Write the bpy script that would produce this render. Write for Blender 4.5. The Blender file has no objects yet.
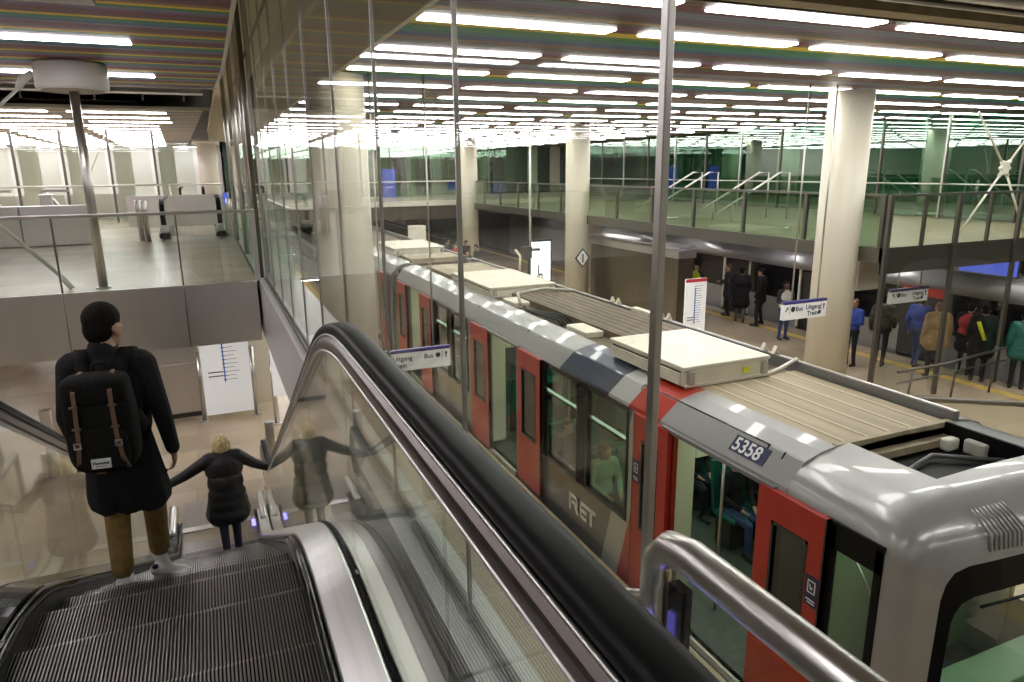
import bpy, bmesh, math, random
import numpy as np
from mathutils import Vector, Matrix, Euler
random.seed(7)
S = bpy.context.scene
C = S.collection
R = math.radians
# ------------------------------------------------------------------ materials
def mat(name, col, rough=.5, metal=0., noise=0., nscale=(8, 8, 8), emit=0., spec=.5, bump=0., coat=0.):
    m = bpy.data.materials.new(name); m.use_nodes = True
    nt = m.node_tree; b = nt.nodes['Principled BSDF']
    b.inputs['Base Color'].default_value = (*col, 1); b.inputs['Roughness'].default_value = rough
    b.inputs['Metallic'].default_value = metal; b.inputs['Specular IOR Level'].default_value = spec
    b.inputs['Coat Weight'].default_value = coat
    if emit:
        b.inputs['Emission Color'].default_value = (*col, 1); b.inputs['Emission Strength'].default_value = emit
    if noise or bump:
        tc = nt.nodes.new('ShaderNodeTexCoord'); mp = nt.nodes.new('ShaderNodeMapping'); n = nt.nodes.new('ShaderNodeTexNoise')
        mp.inputs['Scale'].default_value = nscale; n.inputs['Scale'].default_value = 1; n.inputs['Detail'].default_value = 4
        nt.links.new(tc.outputs['Object'], mp.inputs['Vector']); nt.links.new(mp.outputs['Vector'], n.inputs['Vector'])
        if noise:
            rp = nt.nodes.new('ShaderNodeValToRGB'); e = rp.color_ramp.elements
            e[0].position = .3; e[1].position = .7
            e[0].color = (*[c * (1 - noise) for c in col], 1); e[1].color = (*[min(1, c * (1 + noise)) for c in col], 1)
            nt.links.new(n.outputs['Fac'], rp.inputs['Fac']); nt.links.new(rp.outputs['Color'], b.inputs['Base Color'])
        if bump:
            bp = nt.nodes.new('ShaderNodeBump'); bp.inputs['Strength'].default_value = bump; bp.inputs['Distance'].default_value = .01
            nt.links.new(n.outputs['Fac'], bp.inputs['Height']); nt.links.new(bp.outputs['Normal'], b.inputs['Normal'])
    return m
def emat(name, col, strength):
    m = bpy.data.materials.new(name); m.use_nodes = True; nt = m.node_tree; nt.nodes.clear()
    o = nt.nodes.new('ShaderNodeOutputMaterial'); e = nt.nodes.new('ShaderNodeEmission')
    e.inputs['Color'].default_value = (*col, 1); e.inputs['Strength'].default_value = strength
    nt.links.new(e.outputs[0], o.inputs['Surface']); return m
def glass(name, tint=(.96, .98, .96), f0=.04, gain=1., refl=(1, 1, 1)):
    m = bpy.data.materials.new(name); m.use_nodes = True; nt = m.node_tree; nt.nodes.clear()
    o = nt.nodes.new('ShaderNodeOutputMaterial'); mx = nt.nodes.new('ShaderNodeMixShader')
    t = nt.nodes.new('ShaderNodeBsdfTransparent'); g = nt.nodes.new('ShaderNodeBsdfGlossy')
    t.inputs['Color'].default_value = (*tint, 1); g.inputs['Roughness'].default_value = .0; g.inputs['Color'].default_value = (*refl, 1)
    lw = nt.nodes.new('ShaderNodeLayerWeight'); lw.inputs['Blend'].default_value = .5
    p = nt.nodes.new('ShaderNodeMath'); p.operation = 'POWER'; p.inputs[1].default_value = 5
    a = nt.nodes.new('ShaderNodeMath'); a.operation = 'MULTIPLY_ADD'; a.inputs[1].default_value = (1 - f0) * gain; a.inputs[2].default_value = f0
    nt.links.new(lw.outputs['Facing'], p.inputs[0]); nt.links.new(p.outputs[0], a.inputs[0]); nt.links.new(a.outputs[0], mx.inputs['Fac'])
    nt.links.new(t.outputs[0], mx.inputs[1]); nt.links.new(g.outputs[0], mx.inputs[2]); nt.links.new(mx.outputs[0], o.inputs['Surface']); return m
def floor_mat(name, base, grid, rough=.3, seam=.7, var=.12):
    m = bpy.data.materials.new(name); m.use_nodes = True; nt = m.node_tree; b = nt.nodes['Principled BSDF']
    tc = nt.nodes.new('ShaderNodeTexCoord'); br = nt.nodes.new('ShaderNodeTexBrick')
    br.offset = .5; br.inputs['Scale'].default_value = 1; br.inputs['Brick Width'].default_value = grid[0]; br.inputs['Row Height'].default_value = grid[1]
    br.inputs['Mortar Size'].default_value = .006; br.inputs['Mortar Smooth'].default_value = .3
    br.inputs['Color1'].default_value = (*[c * (1 - var) for c in base], 1); br.inputs['Color2'].default_value = (*[c * (1 + var) for c in base], 1)
    br.inputs['Mortar'].default_value = (*[c * seam for c in base], 1)
    n = nt.nodes.new('ShaderNodeTexNoise'); n.inputs['Scale'].default_value = 1.3; n.inputs['Detail'].default_value = 8
    mx = nt.nodes.new('ShaderNodeMixRGB'); mx.blend_type = 'MULTIPLY'; mx.inputs['Fac'].default_value = .35
    nt.links.new(tc.outputs['Object'], br.inputs['Vector']); nt.links.new(tc.outputs['Object'], n.inputs['Vector'])
    nt.links.new(br.outputs['Color'], mx.inputs[1]); nt.links.new(n.outputs['Fac'], mx.inputs[2]); nt.links.new(mx.outputs[0], b.inputs['Base Color'])
    b.inputs['Roughness'].default_value = rough; return m
M = {}
M['steel'] = mat('stainless_steel', (.55, .53, .5), .28, 1, .12, (3, 3, 60))
M['steel_br'] = mat('brushed_panel_steel', (.66, .64, .61), .3, .9, .06, (1.6, 1, .1))
M['plate'] = mat('landing_plate', (.34, .31, .27), .5, .6, .1, (30, 2, 2))
M['floor_mz'] = floor_mat('terrazzo_mezzanine', (.32, .27, .16), (1.2, .6), .3)
M['tanl'] = mat('roof_rib', (.5, .43, .3), .6)
M['deck'] = mat('deck_aluminium', (.8, .79, .77), .3, 1, .05, (40, 1, 40))
M['tube'] = mat('satin_tube', (.6, .58, .55), .3, 1)
M['dsteel'] = mat('dark_post_steel', (.16, .15, .13), .35, .8)
M['step'] = mat('step_aluminium', (.36, .35, .34), .33, .9, .15, (30, 4, 4))
M['black'] = mat('black_rubber', (.006, .006, .006), .42, 0, 0, spec=.12)
M['nose'] = mat('step_nose', (.55, .54, .52), .3, .9)
M['soff2'] = mat('slot_cream', (.85, .8, .68), .6)
M['palegreen'] = mat('pale_green_panel', (.36, .5, .34), .4)
M['gloss'] = mat('gloss_black', (.01, .01, .011), .12)
M['skirt'] = mat('black_skirt', (.02, .019, .018), .3, .4)
M['guide'] = mat('handrail_guide', (.17, .15, .14), .28, 1)
M['column'] = mat('column_cream', (.66, .61, .5), .35, 0, .05, (3, 3, .6))
M['soffit'] = mat('soffit_grey', (.45, .43, .38), .6, 0, .08, (1, 1, 1))
M['dark'] = mat('dark_void', (.05, .045, .04), .7)
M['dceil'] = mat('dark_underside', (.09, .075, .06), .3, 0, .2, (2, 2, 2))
M['fascia_w'] = mat('white_fascia', (.72, .7, .7), .35, .3)
M['floor_up'] = floor_mat('terrazzo_upper', (.62, .52, .41), (1.2, .6), .25)
M['floor_low'] = floor_mat('terrazzo_platform', (.6, .48, .33), (1.2, .9), .26)
M['yellow'] = mat('tactile_yellow', (.7, .5, .12), .6, 0, .1)
M['ballast'] = mat('track_bed', (.06, .055, .05), .9, 0, .4, (6, 6, 6))
M['rail'] = mat('rail_steel', (.3, .27, .24), .4, .8)
M['glass'] = glass('clear_glass')
M['glass_b'] = glass('balustrade_glass', (.9, .93, .9), .05, .9)
M['glass_t'] = glass('tall_glass', (.95, .96, .94), .045, .42)
M['glass_g'] = glass('green_glass', (.5, .68, .57), .16, 1., (.9, 1, .94))
M['glass_c'] = glass('left_glass', (.93, .95, .93), .03, .45)
M['glass_m'] = glass('mezzanine_glass', (.6, .68, .58), .06, 1.)
M['glass_tr'] = glass('train_glass', (.86, .92, .88), .05)
M['glass_dk'] = glass('dark_door_glass', (.3, .36, .32), .06)
M['joint'] = mat('glass_joint', (.45, .44, .42), .3, .8)
M['lamp'] = emat('lamp_tube', (1., .95, .985), 13.5)
M['lamp_r'] = emat('lamp_tube_cool', (1., 1., .95), 13.5)
M['lampoff'] = mat('lamp_unlit', (.62, .6, .62), .4)
M['housing'] = mat('lamp_housing', (.09, .03, .035), .5)
M['white'] = mat('white_paint', (.8, .79, .77), .35)
M['offwhite'] = mat('cream_paint', (.74, .72, .62), .35)
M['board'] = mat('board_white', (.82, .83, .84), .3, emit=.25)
M['signw'] = mat('sign_white', (.8, .8, .78), .35, emit=.12)  # faint glow added so the sign faces look less dull
M['lightbox'] = mat('lightbox_white', (.85, .92, 1), .3, emit=1.6)
M['navy'] = mat('navy_ink', (.012, .015, .07), .4)
M['violet'] = mat('violet_band', (.06, .045, .22), .4)
M['ink'] = mat('grey_ink', (.25, .26, .3), .5)
M['blueink'] = mat('blue_ink', (.05, .14, .55), .4)
M['redink'] = mat('red_band', (.6, .05, .06), .4)
M['blackink'] = mat('black_ink', (.02, .02, .02), .4)
M['blueled'] = emat('blue_led', (.25, .22, 1.), 2.5)
M['screen'] = emat('blue_screen', (.14, .2, .85), .6)
M['red'] = mat('door_red', (.42, .018, .01), .38, 0, .05, (2, 2, 2), coat=.1)
M['grey'] = mat('train_grey', (.36, .36, .35), .28, .3, .04, (2, 2, 2), coat=.4)
M['dgrey'] = mat('train_dark_grey', (.17, .17, .17), .3, .2, coat=.3)
M['tan'] = mat('roof_tan', (.36, .3, .2), .6, 0, .2, (5, .8, 5))
M['brown'] = mat('roof_brown', (.15, .115, .075), .65, 0, .3, (6, .8, 6))
M['acw'] = mat('roof_unit_white', (.74, .7, .58), .45, 0, .08, (4, 4, 4))
M['teal'] = mat('seat_teal', (.015, .13, .1), .5)
M['tfloor'] = mat('train_floor', (.085, .1, .085), .4, 0, .2, (9, 9, 9))
M['twall'] = mat('train_wall', (.82, .82, .66), .4)
M['tgreen'] = mat('cab_green', (.25, .4, .24), .4)
M['plight'] = emat('train_lamp', (.78, 1., .75), 4.5)
M['wallw'] = mat('hall_end_white', (.88, .88, .84), .5)
# clothes & skin
M['skin'] = mat('skin', (.5, .3, .21), .5)
M['skin_d'] = mat('skin_dark', (.14, .075, .05), .5)
M['hairk'] = mat('hair_black', (.008, .006, .005), .75, 0, .3, (60, 60, 8), spec=.15, bump=.5)
M['hairb'] = mat('hair_blond', (.85, .62, .3), .45, 0, .35, (50, 50, 6), bump=.8)
M['hairbr'] = mat('hair_brown', (.16, .075, .03), .5, 0, .3, (40, 40, 6))
M['coatk'] = mat('coat_black', (.007, .006, .008), .9, 0, .3, (30, 30, 30), bump=.3)
M['coatd'] = mat('coat_dark', (.03, .03, .035), .8, 0, .3, (20, 20, 20))
M['puffer'] = mat('padded_black', (.012, .011, .013), .5)
M['khaki'] = mat('trousers_khaki', (.21, .125, .035), .8, 0, .2, (20, 20, 20), bump=.3)
M['jeans'] = mat('jeans_blue', (.05, .08, .2), .8, 0, .3, (20, 20, 20))
M['jeansd'] = mat('jeans_dark', (.012, .013, .03), .8)
M['blackt'] = mat('trousers_black', (.012, .012, .013), .8)
M['shoew'] = mat('shoe_white', (.78, .77, .74), .5)
M['shoek'] = mat('shoe_black', (.015, .014, .013), .4)
M['bag'] = mat('bag_canvas', (.009, .009, .008), .85, 0, .3, (40, 40, 40), spec=.2, bump=.3)
M['leather'] = mat('tan_leather', (.17, .1, .06), .6)
M['yvest'] = mat('vest_yellow', (.72, .75, .03), .6)
M['wvest'] = mat('vest_cream', (.85, .82, .7), .7)
M['blue'] = mat('jacket_blue', (.035, .07, .36), .7)
M['tanc'] = mat('coat_tan', (.33, .22, .1), .75, 0, .2, (14, 14, 14))
M['camo'] = mat('jacket_olive', (.06, .065, .045), .8, 0, .5, (12, 12, 12))
M['greyt'] = mat('trousers_grey', (.12, .1, .09), .8)
M['redc'] = mat('scarf_red', (.42, .03, .04), .7)
M['greenw'] = mat('blouse_green', (.3, .5, .33), .7)
# ------------------------------------------------------------------ mesh builder
class MB:
    def __init__(s): s.b = bmesh.new(); s.mats = []
    def mi(s, m):
        if isinstance(m, str): m = M[m]
        if m not in s.mats: s.mats.append(m)
        return s.mats.index(m)
    def _set(s, faces, m, smooth=False):
        i = s.mi(m)
        for f in faces: f.material_index = i; f.smooth = smooth
    def hexa(s, v, m):
        v = [s.b.verts.new(p) for p in v]
        fs = [s.b.faces.new([v[i] for i in q]) for q in ((0, 3, 2, 1), (4, 5, 6, 7), (0, 1, 5, 4), (1, 2, 6, 5), (2, 3, 7, 6), (3, 0, 4, 7))]
        s._set(fs, m); return v, fs
    def box(s, x0, x1, y0, y1, z0, z1, m, bev=0., seg=2):
        v, fs = s.hexa([(x0, y0, z0), (x1, y0, z0), (x1, y1, z0), (x0, y1, z0), (x0, y0, z1), (x1, y0, z1), (x1, y1, z1), (x0, y1, z1)], m)
        if bev:
            es = list({e for f in fs for e in f.edges}); i = s.mi(m)
            r = bmesh.ops.bevel(s.b, geom=es, offset=bev, segments=seg, affect='EDGES', profile=.5)
            for f in r['faces']: f.material_index = i; f.smooth = True
        return s
    def ring(s, rings, m, cap=True, smooth=True, closed=True):
        vs = [[s.b.verts.new(p) for p in r] for r in rings]; fs = []; n = len(vs[0])
        for a, b in zip(vs, vs[1:]):
            for i in range(n if closed else n - 1):
                j = (i + 1) % n; fs.append(s.b.faces.new((a[i], a[j], b[j], b[i])))
        s._set(fs, m, smooth)
        if cap:
            s._set([s.b.faces.new(list(reversed(vs[0]))), s.b.faces.new(vs[-1])], m)
        return vs
    def tube(s, pts, r, m, seg=12, cap=True):
        pts = [Vector(p) for p in pts]; rings = []; up = None
        rr = r if isinstance(r, (list, tuple)) else [r] * len(pts)
        for i, p in enumerate(pts):
            d = (pts[min(i + 1, len(pts) - 1)] - pts[max(i - 1, 0)]).normalized()
            if up is None: up = Vector((0, 0, 1)) if abs(d.z) < .9 else Vector((1, 0, 0))
            a = d.cross(up).normalized(); b = a.cross(d).normalized(); up = b
            rings.append([p + (a * math.cos(t) + b * math.sin(t)) * rr[i] for t in [2 * math.pi * k / seg for k in range(seg)]])
        s.ring(rings, m, cap); return s
    def sweep(s, prof, path, m, cap=True, smooth=False, axis=Vector((1, 0, 0))):
        """profile points (x, n) swept along a path of (y, z) points: x stays world X + offset, n is along the path normal."""
        rings = []
        for i, (y, z) in enumerate(path):
            a = path[max(i - 1, 0)]; b = path[min(i + 1, len(path) - 1)]
            t = Vector((0, b[0] - a[0], b[1] - a[1])).normalized(); n = Vector((0, -t.z, t.y))
            rings.append([Vector((px, y, z)) + n * pn for px, pn in prof])
        s.ring(rings, m, cap, smooth); return s
    def lathe(s, prof, c, m, seg=24, smooth=True):
        rings = [[(c[0] + r * math.cos(t), c[1] + r * math.sin(t), c[2] + z) for t in [2 * math.pi * k / seg for k in range(seg)]] for r, z in prof]
        s.ring(rings, m, True, smooth); return s
    def prism(s, poly, axis, a0, a1, m, smooth=False):
        def P(u, v, a): return {'x': (a, u, v), 'y': (u, a, v), 'z': (u, v, a)}[axis]
        s.ring([[P(u, v, a0) for u, v in poly], [P(u, v, a1) for u, v in poly]], m, True, smooth); return s
    def ell(s, c, r, m, rot=None, u=14, v=9):
        rings = []
        for i in range(v + 1):
            ph = math.pi * i / v; ph = min(max(ph, .02), math.pi - .02)
            rg = []
            for k in range(u):
                t = 2 * math.pi * k / u; p = Vector((r[0] * math.sin(ph) * math.cos(t), r[1] * math.sin(ph) * math.sin(t), -r[2] * math.cos(ph)))
                if rot is not None: p = rot @ p
                rg.append(p + Vector(c))
            rings.append(rg)
        s.ring(rings, m, True, True); return s
    def quad(s, pts, m):
        s._set([s.b.faces.new([s.b.verts.new(p) for p in pts])], m); return s
    def build(s, name, parent=None, local=False, kind=None, fix=True):
        if fix: bmesh.ops.recalc_face_normals(s.b, faces=s.b.faces)
        if parent is not None and not local:
            q = parent; off = Vector((0, 0, 0))
            while q is not None: off += q.location; q = q.parent
            for v in s.b.verts: v.co -= off
        me = bpy.data.meshes.new(name); s.b.to_mesh(me); s.b.free()
        for m in s.mats: me.materials.append(m)
        o = bpy.data.objects.new(name, me); C.objects.link(o)
        if parent is not None: o.parent = parent
        if kind: o['kind'] = kind
        return o
def tag(o, label, cat, group=None, kind=None):
    o['label'] = label; o['category'] = cat
    if group: o['group'] = group
    if kind: o['kind'] = kind
    return o
def thing(name, label, cat, loc, group=None, rotz=0):
    o = bpy.data.objects.new(name, None); C.objects.link(o); o.location = loc; o.rotation_euler = (0, 0, rotz)
    o.empty_display_size = .1
    return tag(o, label, cat, group)
def copy_tree(o, parent=None):
    c = o.copy(); C.objects.link(c)
    if parent is not None: c.parent = parent
    for ch in list(o.children): copy_tree(ch, c)
    return c
def struct(mb, name): return mb.build(name, kind='structure')
def text(body, size, mtx, m, parent, name='lettering', align='LEFT', ext=.001, xs=1.):
    cu = bpy.data.curves.new(name, 'FONT'); cu.body = body; cu.size = size; cu.extrude = ext; cu.align_x = align; cu.offset = size * .018
    cu.materials.append(M[m]); tmp = bpy.data.objects.new(name, cu); C.objects.link(tmp)
    me = bpy.data.meshes.new_from_object(tmp.evaluated_get(bpy.context.evaluated_depsgraph_get())); bpy.data.objects.remove(tmp); bpy.data.curves.remove(cu)
    o = bpy.data.objects.new(name, me); C.objects.link(o)
    off = Vector((0, 0, 0)); q = parent
    while q is not None: off += q.location; q = q.parent
    mm = mtx.copy(); mm.translation -= off; o.parent = parent; o.matrix_local = mm @ Matrix.Diagonal((xs, 1, 1, 1)); return o
def frame(org, xd, yd):
    x = Vector(xd).normalized(); y = Vector(yd).normalized(); z = x.cross(y)
    m = Matrix((x, y, z)).transposed().to_4x4(); m.translation = Vector(org); return m
# ------------------------------------------------------------------ camera
f_, pit, yaw, rol = 696.173, R(13.9023), R(23.3164), R(-.596)
cy, sy = math.cos(yaw), math.sin(yaw)
fw = Vector((sy * math.cos(pit), cy * math.cos(pit), -math.sin(pit))); rt = Vector((cy, -sy, 0)); up = rt.cross(fw)
r2 = rt * math.cos(rol) + up * math.sin(rol); u2 = -rt * math.sin(rol) + up * math.cos(rol)
cam = bpy.data.cameras.new('camera'); co = bpy.data.objects.new('camera', cam); C.objects.link(co)
cam.sensor_width = 36; cam.lens = f_ / 1024 * 36; cam.clip_start = .05; cam.clip_end = 300
mx = Matrix((r2, u2, -fw)).transposed().to_4x4(); mx.translation = Vector((0, 0, 1.65)); co.matrix_world = mx
S.camera = co
S.view_settings.view_transform = 'Standard'; S.view_settings.look = 'None'; S.view_settings.gamma = 1; S.view_settings.use_curve_mapping = False
S.view_settings.exposure = 0.2
cyc = S.cycles; cyc.max_bounces = 10; cyc.transparent_max_bounces = 40; cyc.glossy_bounces = 6; cyc.diffuse_bounces = 4; cyc.use_denoising = True
cyc.sample_clamp_indirect = 6; cyc.caustics_reflective = False; cyc.caustics_refractive = False
w = bpy.data.worlds.new('world'); S.world = w; w.use_nodes = True
w.node_tree.nodes['Background'].inputs[0].default_value = (.9, .95, 1, 1); w.node_tree.nodes['Background'].inputs[1].default_value = .08
ZP = -3.4      # platform level; the upper hall floor is z = 0
ZC = 3.1       # ceiling lamps
# ================================================================== setting
m = MB(); m.box(-24, 4.33, -8, 78, ZP - .6, ZP, 'floor_low'); struct(m, 'floor_platform')
m = MB(); m.box(3.75, 4.05, -8, 78, ZP, ZP + .004, 'yellow'); struct(m, 'trim_1')
m = MB(); m.box(7.42, 16.95, -8, 78, ZP - .6, ZP, 'floor_low'); struct(m, 'floor_far_platform')
m = MB(); m.box(7.95, 8.25, -8, 78, ZP, ZP + .004, 'yellow'); m.box(16.0, 16.3, -8, 78, ZP, ZP + .004, 'yellow'); struct(m, 'trim_2')
m = MB(); m.box(4.33, 7.42, -8, 78, ZP - 1.6, ZP - 1.05, 'ballast'); m.box(16.95, 20.9, -8, 78, ZP - 1.6, ZP - 1.05, 'ballast'); struct(m, 'floor_trackbed')
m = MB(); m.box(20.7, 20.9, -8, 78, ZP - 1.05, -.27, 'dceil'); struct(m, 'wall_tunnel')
# upper slabs
m = MB(); m.box(-24, .62, 11.47, 78, -.9, 0, 'floor_up'); m.box(-24, .62, 11.47, 78, -.95, -.9, 'soffit'); struct(m, 'floor')
m = MB(); m.box(.66, 1.24, 5.5, 78, -.94, 0, 'fascia_w'); m.box(.66, .86, -2, 5.5, -.94, 0, 'fascia_w'); struct(m, 'trim_ledge')
m = MB(); m.box(-6, .5, -6, .75, -.5, -.02, 'floor_up'); struct(m, 'floor_landing')
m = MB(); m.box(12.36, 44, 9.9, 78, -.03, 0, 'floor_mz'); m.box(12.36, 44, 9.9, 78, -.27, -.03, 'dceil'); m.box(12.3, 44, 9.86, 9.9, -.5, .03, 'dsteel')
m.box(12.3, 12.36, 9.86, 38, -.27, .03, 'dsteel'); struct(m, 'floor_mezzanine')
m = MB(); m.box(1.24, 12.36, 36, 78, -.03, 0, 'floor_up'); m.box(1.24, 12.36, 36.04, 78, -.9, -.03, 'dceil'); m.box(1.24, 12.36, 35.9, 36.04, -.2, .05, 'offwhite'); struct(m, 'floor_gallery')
# walls
m = MB(); m.box(-24.2, -24, -8, 78, ZP - .6, 3.6, 'wallw'); struct(m, 'wall_west')
m = MB(); m.box(-24, 44, 78, 78.2, ZP - 1.6, 3.6, 'wallw'); m.box(-24, 1.24, 49, 49.2, 0, 3.4, 'wallw'); struct(m, 'wall_end')  # nearer white wall added to give the far hall its glare
m = MB(); m.box(-24, 44, -8.2, -8, ZP - 1.6, 3.6, 'soffit'); struct(m, 'wall_rear')
m = MB(); m.box(44, 44.2, -8, 78, ZP - 1.6, 3.6, 'dark'); struct(m, 'wall_east')
m = MB(); m.box(-24, .44, -8, 78, 3.55, 3.75, 'dark'); m.box(2.02, 44, -8, 78, 3.55, 3.75, 'dark'); m.box(.44, 2.02, 36.1, 78, 3.55, 3.75, 'dark'); struct(m, 'ceiling')
# ---- striped ceiling: coloured metal slats running across the hall
SL = {}
for k, c in dict(maroon=(.16, .025, .045), brown=(.17, .05, .035), purple=(.2, .1, .24), grey=(.2, .23, .3), navy=(.04, .1, .3), teal=(.02, .26, .25), green=(.02, .26, .09), yellow=(.95, .72, .02), tan=(.4, .2, .05), dull=(.1, .06, .05)).items():
    SL[k] = mat('slat_' + k, c, .45)
ORDER = ['yellow', 'yellow', 'green', 'green', 'teal', 'teal', 'navy', 'navy', 'maroon', 'maroon', 'dull', 'dull', 'purple', 'purple', 'maroon', 'maroon',
         'tan', 'dull', 'dull', 'brown', 'maroon', 'maroon', 'grey', 'grey', 'purple', 'dull', 'dull', 'tan', 'dull', 'maroon', 'maroon', 'maroon']
ORDER_HALL = ['yellow', 'green', 'teal', 'navy', 'grey', 'maroon', 'maroon', 'brown', 'tan', 'yellow', 'green', 'grey', 'purple', 'maroon', 'maroon', 'maroon']
def slats(name, x0, x1, y0, y1, phase, period, edge=None, order=ORDER):
    mb = MB(); p = period / 16; k = math.ceil((y0 - phase) / p); y = phase + k * p
    while y < y1:
        c = SL[order[k % len(order)]]
        xe = edge(y) if edge else x1
        mb.box(x0, xe, y + .005, y + p - .004, ZC + .02, ZC + .034, c)
        y += p; k += 1
    mb.box(x0, (edge(y1) if edge else x1), y0, y1, ZC + .16, ZC + .2, 'dark')
    return struct(mb, name)
def eL(y): return .36 + (.06 * (y / 10) if y < 11 else .06) - max(0, y - 12) * .029
slats('ceiling_slats_near', -20, .4, -4, 14.3, 9.68 + .14, 1.575, lambda y: eL(y), ORDER_HALL)
slats('ceiling_slats_far', -20, .4, 19.4, 70, 20.6 + .14, 1.9, lambda y: max(-8, eL(y)), ORDER_HALL)
slats('ceiling_slats_tracks', 2.0, 42, 5.55, 46, 7.15 + .14, 1.88)
slats('ceiling_slats_back', 2.0, 42, -7, 3.6, 7.15 + .14, 1.88)
m = MB()
pl = [(eL(y), y) for y in [-4 + .75 * i for i in range(25)]]
for (xa, ya), (xb, yb) in zip(pl, pl[1:]):
    m.hexa([(xa, ya, ZC - .02), (xa + .035, ya, ZC - .02), (xb + .035, yb, ZC - .02), (xb, yb, ZC - .02), (xa, ya, ZC + .3), (xa + .035, ya, ZC + .3), (xb + .035, yb, ZC + .3), (xb, yb, ZC + .3)], 'white')
struct(m, 'trim_ceiling_edge')
m = MB(); m.box(.44, 2.0, -7, 36, 5.0, 5.1, 'soff2'); m.box(1.96, 2.02, -7, 36, ZC - .05, 5.0, 'soff2'); m.box(.44, .47, -7, 36, ZC + .3, 5.0, 'soff2'); m.box(1.5, 1.56, -7, 36, 4.97, 5.0, 'dark'); m.box(.47, 1.96, 36, 36.1, 3.0, 5.1, 'offwhite'); m.box(.47, 1.96, -7, -6.9, 3.0, 5.1, 'offwhite'); struct(m, 'ceiling_soffit')
m = MB()
m.box(-20, .4, 14.4, 14.46, ZC + .0, ZC + .07, 'white'); m.box(-20, .35, 19.3, 19.36, ZC + .0, ZC + .07, 'offwhite')
for x in (-6.2, -4.5, -2.9, -1.6, -.7, .1):
    m.box(x, x + .04, 14.46, 14.5, ZC + .0, ZC + .4, 'white'); m.box(x - .3, x - .26, 17.5, 17.54, ZC + .05, ZC + .45, 'steel')
struct(m, 'trim_ceiling_gap')
def single(mb, name, label, cat, group=None): return tag(mb.build(name), label, cat, group)
# services seen in the ceiling openings
for (x0, x1, y, z, r, lab) in ((2.2, 40, 4.55, 3.14, .1, 'thick pale insulated service pipe in the ceiling slot'), (2.2, 40, 4.95, 3.12, .03, 'thin steel conduit in the ceiling slot over the train')):
    m = MB(); m.tube([(x0, y, z), (x1, y, z)], r, 'soffit' if r > .1 else 'steel'); single(m, 'service_pipe', lab, 'pipe')
m = MB(); m.box(2.2, 40, 5.2, 5.42, 3.08, 3.1, 'tan'); m.box(2.2, 40, 5.2, 5.21, 3.1, 3.16, 'tan'); m.box(2.2, 40, 5.41, 5.42, 3.1, 3.16, 'tan')
single(m, 'cable_tray', 'long tan cable tray in the open ceiling slot above the train', 'cable tray')
m = MB(); m.box(-16, .2, 16.3, 16.7, 3.2, 3.22, 'steel'); m.box(-16, .2, 16.3, 16.31, 3.22, 3.3, 'steel'); m.box(-16, .2, 16.69, 16.7, 3.22, 3.3, 'steel')
single(m, 'cable_tray', 'grey cable tray in the ceiling gap behind the drum topped pole', 'cable tray')
m = MB(); m.tube([(-16, 15.5, 3.3), (.2, 15.5, 3.3)], .09, 'white'); single(m, 'service_pipe', 'white round duct in the ceiling gap behind the drum topped pole', 'pipe')
# ---- lamps
def lamp(mt, L, off=False):
    t = thing('ceiling_lamp', '', 'lamp', (0, 0, ZC))
    h = MB(); h.box(-L / 2, L / 2, -.135, .135, .018, .05, 'housing'); h.build('housing', t, True)
    d = MB(); d.box(-L / 2 + .01, L / 2 - .01, -.13, .13, -.002, .018, mt, .008, 1); d.build('tube', t, True); return t
def lamp_row(proto, used, y, x0, n, pitch, label, group):
    for i in range(n):
        o = proto if not used else copy_tree(proto); used.append(1)
        o.location = (x0 + i * pitch, y, ZC); o['label'] = label; o['group'] = group
pa, pb, ua, ub = lamp('lamp', 2.2), lamp('lamp_r', 2.2), [], []
LA, GA = 'white fluorescent lamp in the striped ceiling over the upper hall floor', 'lamps of the hall ceiling'
LB, GB = 'white fluorescent lamp in the striped ceiling over the tracks', 'lamps over the tracks'
LC, GC = 'white fluorescent lamp in the distant upper hall ceiling rows, thickened with added lamps for brightness', 'far lamps of the hall ceiling'
for y, xe, n in ((-2.5, -1.7, 4), (1.8, -1.7, 4), (5.0, -1.7, 4), (9.68, -1.68, 5), (12.83, -1.6, 5)): lamp_row(pa, ua, y, xe - (n - 1) * 2.6, n, 2.6, LA, GA)
y = 20.6
while y < 47:
    xe = eL(y) - 2.2 if y > 26 else -1.75
    lamp_row(pa, ua, y, xe - 5 * 2.6, 6, 2.6, LC, GC); y += 1.9  # rows set closer, with lamps added to whiten the distance
lamp_row(pa, ua, 48.1, -13.5, 6, 2.6, LC, GC)  # extra row added close to the end wall to brighten it
lamp_row(pb, ub, 5.8, 3.1, 9, 2.6, LB, GB)
for k in range(20): lamp_row(pb, ub, 7.15 + 1.88 * k, 3.22, 7 if k > 9 else (9 if k > 3 else 8), 2.6, LB, GB)
for y in (-3.5, .3): lamp_row(pb, ub, y, 3.22, 6, 2.6, LB, GB)
po = lamp('lampoff', 2.4); po.location = (-1.9, 7.55, ZC); po['label'] = 'unlit grey lamp tube nearest above the escalator'
# platform lamps below the slabs
pp, up_ = lamp('lamp', 1.5), []
LP, GP = 'small white lamp strip under the floor slab over the platform', 'lamps under the slab'
for x, y in [(x, y) for y in (14, 18, 24, 32) for x in (-6, -1.5, 1.8)] : 
    lamp_row(pp, up_, y, x, 1, 1, LP, GP)
for o in [o for o in C.objects if o.get('group') == GP]: o.location.z = -1.02
for x, y in [(x, y) for y in (12.5, 17, 22, 28, 34) for x in (14, 16)]:
    o = copy_tree(pp); o.location = (x, y, -.35); o['label'] = 'small white lamp strip under the far mezzanine slab'; o['group'] = 'lamps under the mezzanine'
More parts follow.
